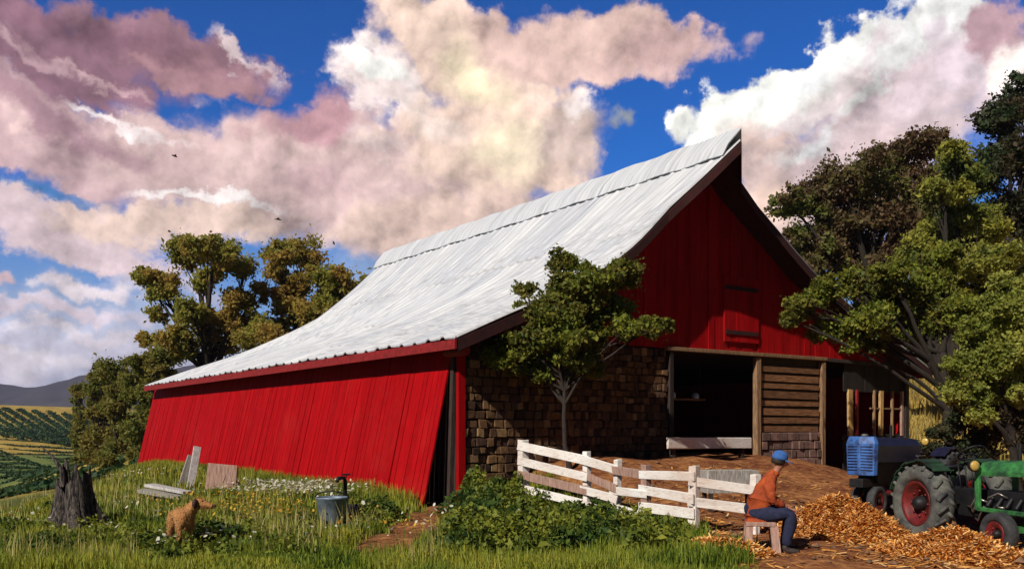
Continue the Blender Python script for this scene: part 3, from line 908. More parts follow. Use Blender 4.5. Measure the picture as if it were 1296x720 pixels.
# ------------------------------------------------------------------ trees
def leaf_mesh(name, centers, size, rng, aspect=.55, droop=.25):
    n = len(centers)
    u = rng.normal(size=(n, 3)); u[:, 2] -= droop; u /= np.linalg.norm(u, axis=1)[:, None]
    w = rng.normal(size=(n, 3)); w[:, 2] += .5; w -= (w * u).sum(1)[:, None] * u; w /= np.linalg.norm(w, axis=1)[:, None]
    nn = np.cross(u, w)
    s = size * np.clip(rng.lognormal(-.08, .38, n), .35, 2.0)[:, None]
    k = .12 * s
    v = np.empty((n, 4, 3))
    v[:, 0] = centers - u * s * .5
    v[:, 1] = centers + w * s * aspect * .5 + nn * k
    v[:, 2] = centers + u * s * .5
    v[:, 3] = centers - w * s * aspect * .5 + nn * k
    return np_mesh(name, v.reshape(-1, 3), np.arange(n * 4), 4)


def crown_points(blobs, n, rng, sub=16, tight=.30, flat=.8):
    """leaf positions: each blob is a spray of small clumps with gaps between them"""
    full = []
    for (x, y, z, r_) in blobs:
        full.append((x, y, z, r_))
        for _ in range(2):
            d = rng.normal(size=3); d /= np.linalg.norm(d); d[1] *= 1.3
            full.append((x + d[0] * r_ * .85, y + d[1] * r_ * .9, z + d[2] * r_ * .6, r_ * rng.uniform(.45, .7)))
    nb = blobs; blobs = full
    tot = sum(b[3] ** 2.3 for b in blobs); P_ = []; subs = []
    for (x, y, z, r_) in blobs:
        m = int(n * r_ ** 2.3 / tot)
        d = rng.normal(size=(sub, 3)); d /= np.linalg.norm(d, axis=1)[:, None]
        cc = d * (rng.uniform(.25, 1, sub) ** .6 * r_ * .82)[:, None]; cc[:, 2] *= flat
        cc += (x, y, z)
        if (x, y, z, r_) in nb: subs.append(cc)
        k = rng.integers(0, sub, m)
        sz = rng.uniform(.6, 1.25, sub) * r_ * tight
        P_.append(cc[k] + rng.normal(size=(m, 3)) * (sz[k] * np.where(rng.uniform(size=m) < .14, .95, .60))[:, None] * (1, 1, .75))
    return np.concatenate(P_), subs


def curve(p, q, n, lift, rnd, wob):
    p = Vector(p); q = Vector(q); out = []
    a = (q - p).length
    c = (p + q) / 2 + Vector((rnd.uniform(-1, 1) * wob * a, rnd.uniform(-1, 1) * wob * a, lift * a))
    for i in range(n + 1):
        t = i / n
        out.append(p * (1 - t) ** 2 + c * 2 * t * (1 - t) + q * t * t + Vector((rnd.uniform(-1, 1), rnd.uniform(-1, 1), rnd.uniform(-1, 1))) * (a * .012 if 0 < i < n else 0))
    return out


def tree(name, label, base, blobs, r0, leaf_mat, n, size, seed, bark='bark', fork=.45, group=None, cat='tree', sub=16, tight=.30, lean=(0, 0), twigs=.6):
    rng = np.random.default_rng(seed); rnd = random.Random(seed)
    base = Vector(base)
    root = empty(name, base, label, cat, group)
    pts, subs = crown_points(blobs, int(n * 1.7), rng, sub, tight)
    cen = Vector(np.average([b_[:3] for b_ in blobs], axis=0, weights=[b_[3] for b_ in blobs]))
    zlow = min(b_[2] - b_[3] * .5 for b_ in blobs)
    top = Vector((base.x + (cen.x - base.x) * .45 + lean[0], base.y + (cen.y - base.y) * .45 + lean[1], base.z + (cen.z - base.z) * fork))
    t = MB()
    tr = curve(base - Vector((0, 0, .3)), top, 8, 0, rnd, .05)
    rad = [r0 * (1.45 if i == 0 else 1.15 if i == 1 else 1 - .4 * i / 8) for i in range(9)]
    t.tube(tr, rad, 10)
    for (x, y, z, r_), cc in zip(blobs, subs):
        k = rnd.choice((5, 6, 7, 8)); st = tr[k]
        if z < st.z: st = tr[max(3, k - 3)]
        limb = curve(st, (x, y, z - r_ * .15), 8, .10, rnd, .12)
        rr = min(r0 * .55, .12 * r_ + .03)
        t.tube(limb, [rr * (1 - .7 * i / 8) for i in range(9)], 7, False)
        for c in cc:
            if rnd.random() < twigs:
                s0 = limb[rnd.choice((4, 5, 6, 7, 8))]
                t.tube(curve(s0, c, 4, .08, rnd, .15), [rr * .28, rr * .22, rr * .17, rr * .12, rr * .06], 5, False)
    t.build('trunk', M[bark], root, True)
    me = leaf_mesh('crown', pts, size, rng)
    link('crown', me, leaf_mat, root)
    return root


LF = {}
LF['autumn'] = mat_leaf('olive_autumn_leaf', [(.24, .27, .05), (.34, .33, .06), (.42, .35, .07), (.20, .25, .05)], [(.42, .27, .07), (.50, .35, .08), (.34, .24, .06)], .40, .55)
LF['dark'] = mat_leaf('dark_olive_leaf', [(.12, .15, .03), (.19, .20, .04), (.25, .23, .045), (.13, .16, .035)], [(.30, .25, .05), (.21, .17, .045)], .45, .5)
LF['brown'] = mat_leaf('brown_leaf', [(.14, .082, .048), (.18, .105, .052), (.10, .070, .036), (.16, .115, .036)], [(.10, .14, .03), (.18, .18, .035)], .28, .4)
LF['mid'] = mat_leaf('mid_green_leaf', [(.055, .095, .020), (.08, .12, .024), (.11, .14, .026), (.04, .08, .024)], [(.30, .30, .04), (.42, .39, .07), (.22, .23, .04)], .30, .4)
LF['bright'] = mat_leaf('yellow_green_leaf', [(.40, .40, .07), (.50, .48, .10), (.30, .32, .05), (.58, .55, .18)], [(.22, .26, .04), (.30, .31, .06), (.14, .19, .03)], .6, .45)
LF['small'] = mat_leaf('hanging_leaf', [(.12, .16, .022), (.20, .23, .03), (.32, .32, .04), (.07, .12, .022)], [(.06, .10, .02), (.13, .12, .025), (.24, .20, .03)], 1.0, .4)
LF['deep'] = mat_leaf('deep_brown_leaf', [(.06, .045, .025), (.09, .055, .03), (.045, .05, .02)], [(.035, .06, .025), (.05, .075, .03)], .3)


def pb(px, py, Y, rpx, jy=0.0):     # a clump of crown: where it stands in depth and its radius
    p = at(px, py, Y + jy); return (p.x, p.y, p.z, rpx / F * Y)


# two big spreading trees behind the barn
Y = 54
bl = [pb(205, 365, Y, 30), pb(232, 322, Y, 27, 2), pb(270, 320, Y, 30, -1), pb(305, 335, Y, 25, 1), pb(240, 395, Y, 24, -2), pb(322, 375, Y, 23, 2), pb(280, 425, Y, 36, 1), pb(200, 395, Y, 16, 1), pb(225, 440, Y, 32), pb(330, 430, Y, 34, -1), pb(262, 355, Y, 22, 1), pb(300, 385, Y, 24), pb(255, 400, Y, 20), pb(185, 350, Y, 15), pb(190, 430, Y, 18)]
tree('spreading_tree', 'broad olive and rust oak left of the pair rising behind the barn roof', G(270, Y), bl, .42, LF['autumn'], 32000, .215, 11, fork=.55, group='trees behind the barn roof', sub=14)
Y = 57
bl = [pb(352, 322, Y, 24), pb(385, 318, Y, 28, 2), pb(412, 345, Y, 26, -1), pb(375, 365, Y, 24, 1), pb(435, 372, Y, 24), pb(462, 362, Y, 17, 1), pb(400, 400, Y, 30, -2), pb(445, 400, Y, 26), pb(350, 420, Y, 30), pb(410, 375, Y, 18), pb(360, 385, Y, 22), pb(350, 345, Y, 16)]
tree('spreading_tree', 'olive oak just left of the roof ridge end, the taller right crown of the pair', G(395, Y), bl, .42, LF['autumn'], 28000, .22, 12, fork=.55, group='trees behind the barn roof', sub=14)
# bushy trees beyond the left end of the barn
for i, (px, Y, top, w, lab) in enumerate(((186, 50, 438, 24, 'dark bushy tree touching the far end of the red wall'),
                                          (152, 56, 452, 23, 'dark bushy tree second from the far end of the red wall'),
                                          (124, 66, 466, 15, 'small dark olive tree at the middle of the row beyond the barn'),
                                          (100, 76, 484, 9, 'smallest dark tree at the left tip of the row beyond the barn'))):
    g = G(px, Y); gy = 540 + (EYE - g.z) * F / Y
    bl = []
    k = 0; yy = top + w * .7
    rr = random.Random(20 + i)
    while yy < gy - w * .3:
        bl.append(pb(px + rr.uniform(-.35, .35) * w, yy, Y, w * rr.uniform(.75, 1.0), rr.uniform(-1, 1)))
        bl.append(pb(px + rr.uniform(-.8, .8) * w, yy + w * .2, Y, w * rr.uniform(.5, .75), rr.uniform(-1, 1)))
        yy += w * .95
    tree('bushy_tree', lab, g, bl, .2, LF['dark'], 15000 if i < 2 else 8000, .20, 40 + i, group='bushy trees beyond the barn', sub=12, tight=.36)

# right hand trees
Y = 46
bl = [pb(1003, 262, Y, 26), pb(1035, 245, Y, 34, 1), pb(1075, 225, Y, 40, -1), pb(1120, 215, Y, 42, 1), pb(1160, 190, Y, 34), pb(1030, 300, Y, 36, 2), pb(1080, 290, Y, 44, 1), pb(1130, 280, Y, 46, -1), pb(1020, 345, Y, 28), pb(1175, 240, Y, 36), pb(1175, 320, Y, 46), pb(1100, 350, Y, 50, 1), pb(1190, 390, Y, 50, 2), pb(1130, 410, Y, 48, 2), pb(1050, 325, Y, 30), pb(1092, 325, Y, 34, 1), pb(1150, 235, Y, 30), pb(1025, 315, Y, 26, 1), pb(1060, 275, Y, 30), pb(1115, 250, Y, 30, -1), pb(1040, 370, Y, 30), pb(1010, 300, Y, 20), pb(1170, 280, Y, 34)]
tree('brown_tree', 'tall brown leaved tree standing behind the right slope of the barn', G(1120, Y), bl, .5, LF['brown'], 56000, .195, 61, fork=.5, twigs=.35, group='trees at the right of the barn', sub=16)
Y = 40
bl = [pb(1272, 150, Y, 34), pb(1300, 130, Y, 40, 1), pb(1275, 205, Y, 38, -1), pb(1315, 200, Y, 50), pb(1290, 265, Y, 50, 1), pb(1330, 290, Y, 60), pb(1275, 330, Y, 46), pb(1340, 120, Y, 45), pb(1300, 390, Y, 50)]
tree('dark_tree', 'darkest tall tree cut by the right edge behind the pale bush', G(1305, Y), bl, .45, LF['deep'], 34000, .18, 62, fork=.5, group='trees at the right of the barn', sub=16)
Y = 34
bl = [pb(1205, 195, Y, 26), pb(1225, 230, Y, 32, 1), pb(1190, 245, Y, 28, -1), pb(1235, 280, Y, 30), pb(1200, 300, Y, 36, 1), pb(1165, 330, Y, 34), pb(1240, 340, Y, 36, -1), pb(1195, 370, Y, 40), pb(1150, 390, Y, 32, 1), pb(1220, 420, Y, 36, 1), pb(1250, 300, Y, 28), pb(1255, 380, Y, 30), pb(1215, 265, Y, 24), pb(1180, 440, Y, 26, 1)]
tree('green_tree', 'green tree with a yellow lit top between the brown and the dark tree', G(1205, Y), bl, .34, LF['mid'], 44000, .145, 63, fork=.42, twigs=.4, group='trees at the right of the barn', sub=16)
Y = 23.5
bl = [pb(1010, 388, Y, 22), pb(1045, 372, Y, 27, .5), pb(1085, 360, Y, 26, -.4), pb(1050, 415, Y, 24, .3), pb(1095, 405, Y, 30, -.3), pb(1110, 430, Y, 20), pb(1130, 375, Y, 28, .5), pb(1080, 435, Y, 14), pb(1150, 415, Y, 24, 1), pb(1165, 365, Y, 30, .6), pb(1000, 405, Y, 13), pb(1190, 330, Y, 26, .8), pb(1185, 400, Y, 28, .5), pb(1125, 345, Y, 24), pb(1215, 400, Y, 26)]
tree('leaning_tree', 'yellow green tree whose low boughs reach across the right end of the gable', G(1207, 24), bl, .16, LF['small'], 36000, .098, 64, fork=.75, twigs=.3, group='trees at the right of the barn', sub=14, lean=(.6, .1))
Y = 21
bl = [pb(1272, 395, Y, 30), pb(1295, 365, Y, 32, .4), pb(1235, 455, Y, 28), pb(1270, 450, Y, 32, -.4), pb(1215, 495, Y, 24), pb(1250, 500, Y, 26, .3), pb(1300, 440, Y, 34), pb(1320, 400, Y, 40), pb(1210, 465, Y, 16), pb(1290, 500, Y, 26), pb(1225, 420, Y, 20), pb(1250, 415, Y, 24), pb(1235, 525, Y, 18)]
tree('pale_bush', 'pale yellow green bush tree above the green tractor at the right edge', G(1290, 21.5), bl, .13, LF['bright'], 38000, .088, 65, fork=.5, twigs=.35, cat='bush', sub=14)

Y = 22  # added shrub, its dark leaves stand in for the shadow behind the tractors
bl = [pb(1195, 545, Y, 17), pb(1222, 528, Y, 20, .5), pb(1180, 570, Y, 13), pb(1250, 545, Y, 22), pb(1285, 540, Y, 22, .4), pb(1225, 570, Y, 22), pb(1270, 520, Y, 20, -.5), pb(1290, 560, Y, 20, -.5), pb(1215, 505, Y, 16, -.6)]
tree('shadow_shrub', 'low dark shrub added for the shadow between the two tractors and the golden hillside', G(1225, 22), bl, .06, LF['deep'], 14000, .085, 67, fork=.4, cat='shrub', sub=14, tight=.4)
# crooked young tree in the paddock in front of the stone wall
Y = 19.7
bl = [pb(712, 330, Y, 20), pb(718, 360, Y, 25, -.2), pb(662, 365, Y, 15), pb(660, 385, Y, 8), pb(752, 352, Y, 27, -.3), pb(790, 345, Y, 24), pb(760, 390, Y, 30, .2), pb(700, 395, Y, 30, -.4), pb(650, 440, Y, 27, -.3), pb(622, 452, Y, 17), pb(680, 450, Y, 28, .2), pb(725, 430, Y, 30, -.2), pb(788, 415, Y, 24), pb(825, 412, Y, 17), pb(846, 410, Y, 10), pb(740, 460, Y, 22), pb(690, 478, Y, 15), pb(720, 400, Y, 22, -.3), pb(745, 430, Y, 22, .2), pb(690, 425, Y, 22, -.4), pb(655, 470, Y, 15), pb(730, 380, Y, 20)]
tree('young_tree', 'crooked young tree with yellow green leaves growing before the stone wall', G(722, Y), bl, .065, LF['small'], 30000, .088, 66, 'bark_pale', fork=.62, sub=13, tight=.34, twigs=.35, lean=(-.15, 0))

# ------------------------------------------------------------------ vineyard in the valley
vine_m = mat_leaf('vine_leaf', [(.014, .050, .022), (.022, .065, .026), (.04, .085, .025), (.012, .038, .024)], [(.05, .09, .022), (.025, .06, .025)], .15)
def vine_row(p, q, h, w, label, group, seed, per_m, ls):
    rng = np.random.default_rng(seed)
    p = np.array(p, float); q = np.array(q, float); ln = np.linalg.norm(q - p); n = int(ln * per_m)
    u = rng.uniform(0, 1, n); d = (q - p) / ln; nrm = np.array([-d[1], d[0]])
    x = p[0] + d[0] * u * ln + nrm[0] * rng.normal(0, w * .35, n); y = p[1] + d[1] * u * ln + nrm[1] * rng.normal(0, w * .35, n)
    env = .75 + .25 * np.sin(u * ln * 1.1 + seed) * np.sin(u * ln * .37 + 2)
    z = height(x, y) + h * rng.uniform(.05, 1, n) ** .8 * env
    mid = (p + q) / 2
    c = np.stack([x, y, z], 1)
    o_ = np.array((mid[0], mid[1], hz(*mid)))
    lm = leaf_mesh('leaf', c - o_, ls, rng, .8); lv = np.empty(len(lm.vertices) * 3, np.float32); lm.vertices.foreach_get('co', lv); lv = lv.reshape(-1, 3)
    bpy.data.meshes.remove(lm)
    k = 40; cx = np.linspace(p[0], q[0], k); cy = np.linspace(p[1], q[1], k); cz = height(cx, cy) + h * .35
    tb = MB().tube([Vector((a_, b_, c_)) - Vector(o_) for a_, b_, c_ in zip(cx, cy, cz)], [h * .30 * (1 + .2 * math.sin(i * 1.9)) for i in range(k)], 6, False)
    tv = np.array([tuple(v_) for v_ in tb.v]); tf = np.array(tb.f).reshape(-1)
    o = link('vine_row', np_mesh('vine_row', np.concatenate([tv, lv]), np.concatenate([tf, np.arange(len(lv)) + len(tv)]), 4), vine_m)
    o.location = (mid[0], mid[1], hz(*mid))
    tag(o, label, 'vine row', group)
for i in range(20):
    Yv = 50 + i * 6.0 + (i * i) * .22
    a = (-70 - 648) / F * Yv; c = (200 - 648) / F * Yv
    vine_row((a, Yv + 2), (c, Yv - 2), .55, 1.1, 'low green vine row lying level across the near valley floor', 'vine rows on the valley floor', 100 + i, 30, .34)
for i in range(15):
    px0 = -90 + i * 19; Y0 = 345 - i * 3
    a = ((px0 - 648) / F * Y0, Y0); Y1 = Y0 - 105; c = ((px0 + 80 - 648) / F * Y1, Y1)
    vine_row(a, c, 1.1, 1.9, 'green vine row slanting down the far valley slope', 'vine rows on the far slope', 200 + i, 22, .6)
for i, (px, Yh, w, lab) in enumerate(((119, 205, 3.2, 'tiny white farm hut, left of two in the valley vineyard'), (133, 200, 2.4, 'smaller white farm hut, right of two in the valley vineyard'))):
    g = G(px, Yh)
    r_ = empty('farm_hut', g, lab, 'hut')
    MB().box((0, 0, 1.0), (w, 2.4, 2.6)).build('wall', M['white_wall'], r_, world_coords=False)
    MB().prism([(-w / 2 - .2, 2.3), (w / 2 + .2, 2.3), (0, 3.2)], 2.9).build('roof', M['shed_roof'], r_, world_coords=False)

# ------------------------------------------------------------------ fence
def make_fence():
    rnd = random.Random(8)
    P = [G(663, 18.0), G(743, 16.6), G(780, 16.0), G(818, 15.3), G(878, 14.3), G(955, 14.2)]
    root = empty('paddock_fence', P[2], 'white flaking paddock fence of uneven rails before the stone wall', 'fence')
    tops = [z - p.z for z, p in zip((1.44, 1.24, 1.12, 1.06, 1.08, .95), P)]
    for i, p in enumerate(P):
        b = MB(); w = (.17, .12, .12, .15, .15, .13)[i]
        b.bar(p - Vector((0, 0, .35)), p + Vector((rnd.uniform(-.03, .03), rnd.uniform(-.02, .02), tops[i])), w, w * .85, (FN[0], FN[1], 0), .012, rnd)
        b.build('post', M['pink_wood'] if i == 3 else M['white_paint'], root, bevel=.01)
    rails = [(0, 1, [(.92, .90), (.62, .60), (.34, .34), (.08, .10)]), (1, 2, [(.90, .88), (.62, .56), (.34, .36), (.10, .08)]), (2, 3, [(.86, .88), (.50, .55), (.20, .18)]), (3, 4, [(.88, .88), (.62, .54), (.32, .30), (.06, .06)]), (4, 5, [(.80, .80), (.48, .50)])]
    for a, c, hs in rails:
        for k, (h0, h1) in enumerate(hs):
            p = P[a] + Vector((0, 0, tops[a] - 1.05 + h0)); q = P[c] + Vector((0, 0, tops[c] - 1.05 + h1)); d = (q - p).normalized(); sd = Vector((d.y, -d.x, 0)) * .075
            b = MB(); b.bar(p - d * .10 + sd, q + d * .10 + sd * (1 + .3 * (k % 2)), 
                              .035, rnd.uniform(.13, .17), jit=.012, rnd=rnd)
            b.build('rail', M['white_paint'] if (a + k) % 4 != 2 else M['pink_wood'], root, bevel=.006)


make_fence()
# white board across the big doorway
pl = empty('plank_barrier', W(8.0, -1.0, hz(*W(8.0, -1.0, 0)[:2])), 'long white board laid on short posts before the barn doorway', 'barrier')
b = MB(); b.bar(W(5.35, -1.0, 1.31), W(8.38, -1.0, 1.28), .06, .27, jit=.01); b.build('board', M['white_paint'], pl, bevel=.01)
for s in (5.6, 8.1):
    b = MB(); b.bar(W(s, -.92, .4), W(s, -.92, 1.30), .12, .10, (D1[0], D1[1], 0)); b.build('post', M['dark_wood'], pl)
# dark feed trough in the paddock
tp = G(928, 16.6)
tr_ = empty('feed_trough', tp, 'dark wooden feed trough standing behind the white fence', 'trough', rz=.1)
MB().box((0, 0, .62), (.95, .04, .42)).box((0, .42, .62), (.95, .04, .42)).box((-.48, .21, .62), (.04, .46, .42)).box((.48, .21, .62), (.04, .46, .42)).box((0, .21, .43), (.9, .4, .04)).build('basin', M['grey_wood'], tr_, bevel=.006, world_coords=False)
for x, y in ((-.42, .02), (.42, .02), (-.42, .40), (.42, .40)):
    MB().bar((x, y, -.1), (x, y, .44), .07, .07).build('leg', M['dark_wood'], tr_, world_coords=False)

# ------------------------------------------------------------------ stump, boards, slab, bucket, dog by the red wall
def make_stump():
    rnd = random.Random(5); g = G(97, 15.0)
    n = 40; rows = 14; vs = []; fs = []
    for j in range(rows):
        v = j / (rows - 1)
        for k in range(n):
            a = 2 * math.pi * k / n
            flare = .29 + .30 * (1 - v) ** 3 * (1 + .45 * math.sin(5 * a + .6))
            rib = 1 + .10 * math.sin(9 * a + 2 * v) + .06 * math.sin(17 * a + 5 * v)
            rr = flare * rib * (1 - .12 * v)
            topz = .80 + .20 * math.sin(a * 2 + 2.6) + .13 * math.sin(a * 5 + 1) + .10 * math.sin(11 * a)
            z = v * topz - .12 * (1 - v)
            vs.append((rr * math.cos(a) - .05 * v, rr * math.sin(a), z))
    for j in range(rows - 1):
        for k in range(n): fs.append((j * n + k, j * n + (k + 1) % n, (j + 1) * n + (k + 1) % n, (j + 1) * n + k))
    b0 = len(vs)
    for k in range(n):
        p = vs[(rows - 1) * n + k]; vs.append((p[0] * .6, p[1] * .6, .45 + .1 * math.sin(k)))
    for k in range(n): fs.append(((rows - 1) * n + k, (rows - 1) * n + (k + 1) % n, b0 + (k + 1) % n, b0 + k))
    fs.append(tuple(b0 + k for k in range(n)))
    mb = MB(); mb.add(vs, fs)
    o = mb.build('tree_stump', M['stump'], None, True, world_coords=False); o.location = g
    tag(o, 'jagged grey and black tree stump on the grassy brow at the left', 'stump')
    s = MB(); s.tube([(-.20, .05, .55), (-.27, .05, .95), (-.42, .04, 1.18), (-.62, .03, 1.36)], [.055, .04, .025, .008], 7)
    so = s.build('broken_limb', M['stump'], o, True, world_coords=False)


make_stump()
def plank(name, p0, p1, w, h, mat, label, cat='board', group=None, up=(0, 0, 1)):
    p0 = Vector(p0); p1 = Vector(p1)
    b = MB(); b.bar(p0 - p0, p1 - p0, w, h, up, .008, random.Random(int(w * 1000)))
    o = b.build(name, mat, None, bevel=.006, world_coords=False); o.location = p0
    return tag(o, label, cat, group)


q = G(241, 24.5); q2 = G(228, 24.6)
plank('leaning_board', q - Vector((0, 0, .05)), at(250, 565, 25.1), .20, .05, M['pale_wood'], 'tall pale board leaning upright against the red wall', 'board', 'boards leaning on the red wall', (.5, -.8, 0))
plank('leaning_board', q2 - Vector((0, 0, .05)), at(242, 577, 25.2), .19, .05, M['grey_wood'], 'grey board tilted to the right behind the tall pale board', 'board', 'boards leaning on the red wall', (.5, -.8, 0))
p = G(281, 24.0)
b = MB(); b.prism([(-.42, -.08), (.36, -.10), (.40, .58), (-.36, .66)], .30)
o = b.build('wooden_box', M['pink_wood'], None, bevel=.015, world_coords=False); o.location = p; o.rotation_euler = (R(-14), 0, R(12))
tag(o, 'weathered pinkish square box against the foot of the red wall', 'box')
a_, c_ = G(189, 21.2), G(238, 20.4)
plank('lying_plank', a_ + Vector((0, 0, .26)), c_ + Vector((0, 0, .25)), .28, .07, M['pale_wood'], 'pale plank on top of the boards lying in the grass', 'plank', 'planks lying in the grass')
plank('lying_plank', a_ + Vector((-.1, -.2, .14)), c_ + Vector((.12, -.2, .12)), .26, .09, M['grey_wood'], 'grey plank under the pale plank in the grass', 'plank', 'planks lying in the grass')


def make_bucket():
    g = G(421, 15.3)
    r_ = empty('zinc_bucket', g, 'blue grey zinc bucket of water in the grass below the red wall', 'bucket'); r_.scale = (.95, .95, 1.18)
    MB().lathe([(.20, 0), (.205, .015), (.29, .40), (.305, .41), (.305, .43), (.28, .43), (.268, .36), (.20, .05)], n=28).build('body', M['zinc'], r_, True, world_coords=False)
    MB().lathe([(.268, .385), (.268, .392)], n=28).build('water', M['water'], r_, world_coords=False)
    h = MB(); h.tube([(.30 * math.cos(a), -.05 - .14 * math.sin(a), .42 + .10 * math.sin(a)) for a in np.linspace(0, math.pi, 14)], .010, 6); h.build('handle', M['black_iron'], r_, True, world_coords=False)
    # black standpipe behind it
    g2 = G(437, 16.2)
    st = empty('standpipe', g2, 'short black standpipe with a tap behind the zinc bucket', 'tap')
    MB().tube([(0, 0, -.2), (0, 0, .78), (-.02, -.03, .84), (-.10, -.14, .84), (-.12, -.18, .78)], .035, 10).build('pipe', M['black_iron'], st, True, world_coords=False)
    MB().tube([(-.05, -.05, .90), (.09, .02, .90)], .016, 8).tube([(0.02, -.02, .84), (.02, -.02, .92)], .012, 8).build('handle', M['black_iron'], st, world_coords=False)
    MB().lathe([(.20, 0), (.25, .02), (.29, .34), (.27, .34), (.22, .05)], Matrix.Translation((.0, 0, 0)), 24).build('basin', M['black_iron'], st, True, world_coords=False)


make_bucket()


def skin_obj(name, joints, edges, mat, parent=None, sub=2, loc=(0, 0, 0), rz=0, root=0):
    """joints: name -> (x,y,z,radius or (rx,ry)); grows one continuous surface over the skeleton"""
    keys = list(joints); idx = {k: i for i, k in enumerate(keys)}
    me = bpy.data.meshes.new(name)
    me.from_pydata([joints[k][:3] for k in keys], [(idx[a], idx[b_]) for a, b_ in edges], []); me.update()
    o = link(name, me, mat, parent, False); o.location = loc; o.rotation_euler = (0, 0, rz)
    if not me.skin_vertices:
        bm = bmesh.new(); bm.from_mesh(me); bm.verts.layers.skin.verify(); bm.to_mesh(me); bm.free()
    for i, k in enumerate(keys):
        r_ = joints[k][3]
        me.skin_vertices[0].data[i].radius = (r_, r_) if isinstance(r_, (int, float)) else r_
        me.skin_vertices[0].data[i].use_root = (i == root)
    sk = o.modifiers.new('skin', 'SKIN'); sk.use_smooth_shade = True; sk.branch_smoothing = .3
    su = o.modifiers.new('sub', 'SUBSURF'); su.levels = sub; su.render_levels = sub
    return o


def make_dog():
    g = G(231, 12.45)
    J = {'pelvis': (-.30, 0, .47, (.10, .105)), 'loin': (-.14, 0, .475, (.10, .10)), 'belly': (.02, 0, .455, (.12, .115)), 'chest': (.20, 0, .44, (.15, .12)), 'shoulder': (.30, 0, .50, (.12, .10)),
         'neck': (.40, .05, .61, .085), 'poll': (.45, .12, .68, .082), 'brow': (.50, .18, .68, .070), 'muzzle': (.56, .255, .645, .044), 'nose': (.61, .315, .63, .032),
         'tail0': (-.39, 0, .52, .035), 'tail1': (-.50, .03, .50, .032), 'tail2': (-.60, .06, .42, .02), 'tail3': (-.66, .08, .36, .010)}
    E = [('pelvis', 'loin'), ('loin', 'belly'), ('belly', 'chest'), ('chest', 'shoulder'), ('shoulder', 'neck'), ('neck', 'poll'), ('poll', 'brow'), ('brow', 'muzzle'), ('muzzle', 'nose'), ('pelvis', 'tail0'), ('tail0', 'tail1'), ('tail1', 'tail2'), ('tail2', 'tail3')]
    for sname, sy, off in (('l', .09, .05), ('r', -.09, -.05)):
        J['hip' + sname] = (-.30, sy, .41, .10); J['knee' + sname] = (-.22 + off, sy * 1.15, .29, .06); J['hock' + sname] = (-.36 + off, sy * 1.1, .15, .032); J['hpaw' + sname] = (-.33 + off, sy * 1.1, .03, .032); J['htoe' + sname] = (-.28 + off, sy * 1.1, .018, .028)
        E += [('pelvis', 'hip' + sname), ('hip' + sname, 'knee' + sname), ('knee' + sname, 'hock' + sname), ('hock' + sname, 'hpaw' + sname), ('hpaw' + sname, 'htoe' + sname)]
        J['sh' + sname] = (.25, sy, .38, .07); J['elb' + sname] = (.20 - off, sy, .27, .045); J['wr' + sname] = (.22 - off, sy, .13, .030); J['fp' + sname] = (.22 - off, sy, .03, .030); J['ft' + sname] = (.27 - off, sy, .018, .027)
        E += [('chest', 'sh' + sname), ('sh' + sname, 'elb' + sname), ('elb' + sname, 'wr' + sname), ('wr' + sname, 'fp' + sname), ('fp' + sname, 'ft' + sname)]
    root = empty('dog', g, 'golden brown dog standing in the grass with its head turned right', 'dog', rz=R(-58))
    root.scale = (.9, .9, .95)
    bo = skin_obj('body', J, E, M['dog_fur'], root)
    bpy.context.view_layer.update()
    ev = bo.evaluated_get(bpy.context.evaluated_depsgraph_get()); em = ev.to_mesh()
    nf = len(em.polygons); ce = np.empty(nf * 3); em.polygons.foreach_get('center', ce); no = np.empty(nf * 3); em.polygons.foreach_get('normal', no); ar = np.empty(nf); em.polygons.foreach_get('area', ar)
    ev.to_mesh_clear()
    r_ = np.random.default_rng(2); k = r_.choice(nf, 9000, p=ar / ar.sum()); ce = ce.reshape(-1, 3)[k]; no = no.reshape(-1, 3)[k]
    ce = ce + r_.normal(0, .012, ce.shape)
    ln = .030 * r_.uniform(.5, 1.2, len(k))[:, None] * np.where(ce[:, 2:3] < .12, .4, 1)
    lay = np.array((-.75, 0, -.55)); d = no * .55 + lay + r_.normal(0, .22, no.shape); d /= np.linalg.norm(d, axis=1)[:, None]
    sd = np.cross(d, no); sd /= np.linalg.norm(sd, axis=1)[:, None] + 1e-6; w = .0035
    v = np.stack([ce - no * .004 - sd * w, ce - no * .004 + sd * w, ce + d * ln + sd * w * .3, ce + d * ln - sd * w * .3], 1)
    fur = mat_simple('dog_coat', (.55, .28, .10), (.30, .13, .045), .8, 9, bmp=0, isl=.35)
    link('coat', np_mesh('coat', v.reshape(-1, 3), np.arange(len(k) * 4), 4), fur, root, False)
    MB().tube([(.345 + .075 * math.cos(a) * .45, .03 + .092 * math.sin(a), .565 + .085 * math.cos(a) * -.75) for a in np.linspace(0, 2 * math.pi, 18)], .012, 6).build('collar', M['red_trim'], root, True, world_coords=False)
    for sgn in (1, -1):
        pe_ = Vector((.515, .20, .715)) + Vector((.77, -.64, 0)) * .048 * sgn
        MB().lathe([(.002, -.012), (.010, -.006), (.013, 0), (.010, .006), (.002, .012)], Matrix.Translation(pe_), 10).build('eye', M['black_iron'], root, True, world_coords=False)
        sd = Vector((.77, -.64, 0)) * sgn
        b = MB(); p = Vector((.455, .125, .735)) + sd * .065
        b.tube([p, p + sd * .035 + Vector((0, 0, -.02)), p + sd * .045 + Vector((0, 0, -.09)), p + sd * .03 + Vector((0, 0, -.13))], [.02, .036, .034, .008], 8)
        b.build('ear', M['dog_dark'], root, True, world_coords=False)
    MB().lathe([(.004, -.02), (.02, -.012), (.024, 0), (.018, .014), (.004, .02)], Matrix.Translation((.628, .338, .64)), 10).build('nose', M['dog_dark'], root, True, world_coords=False)


make_dog()


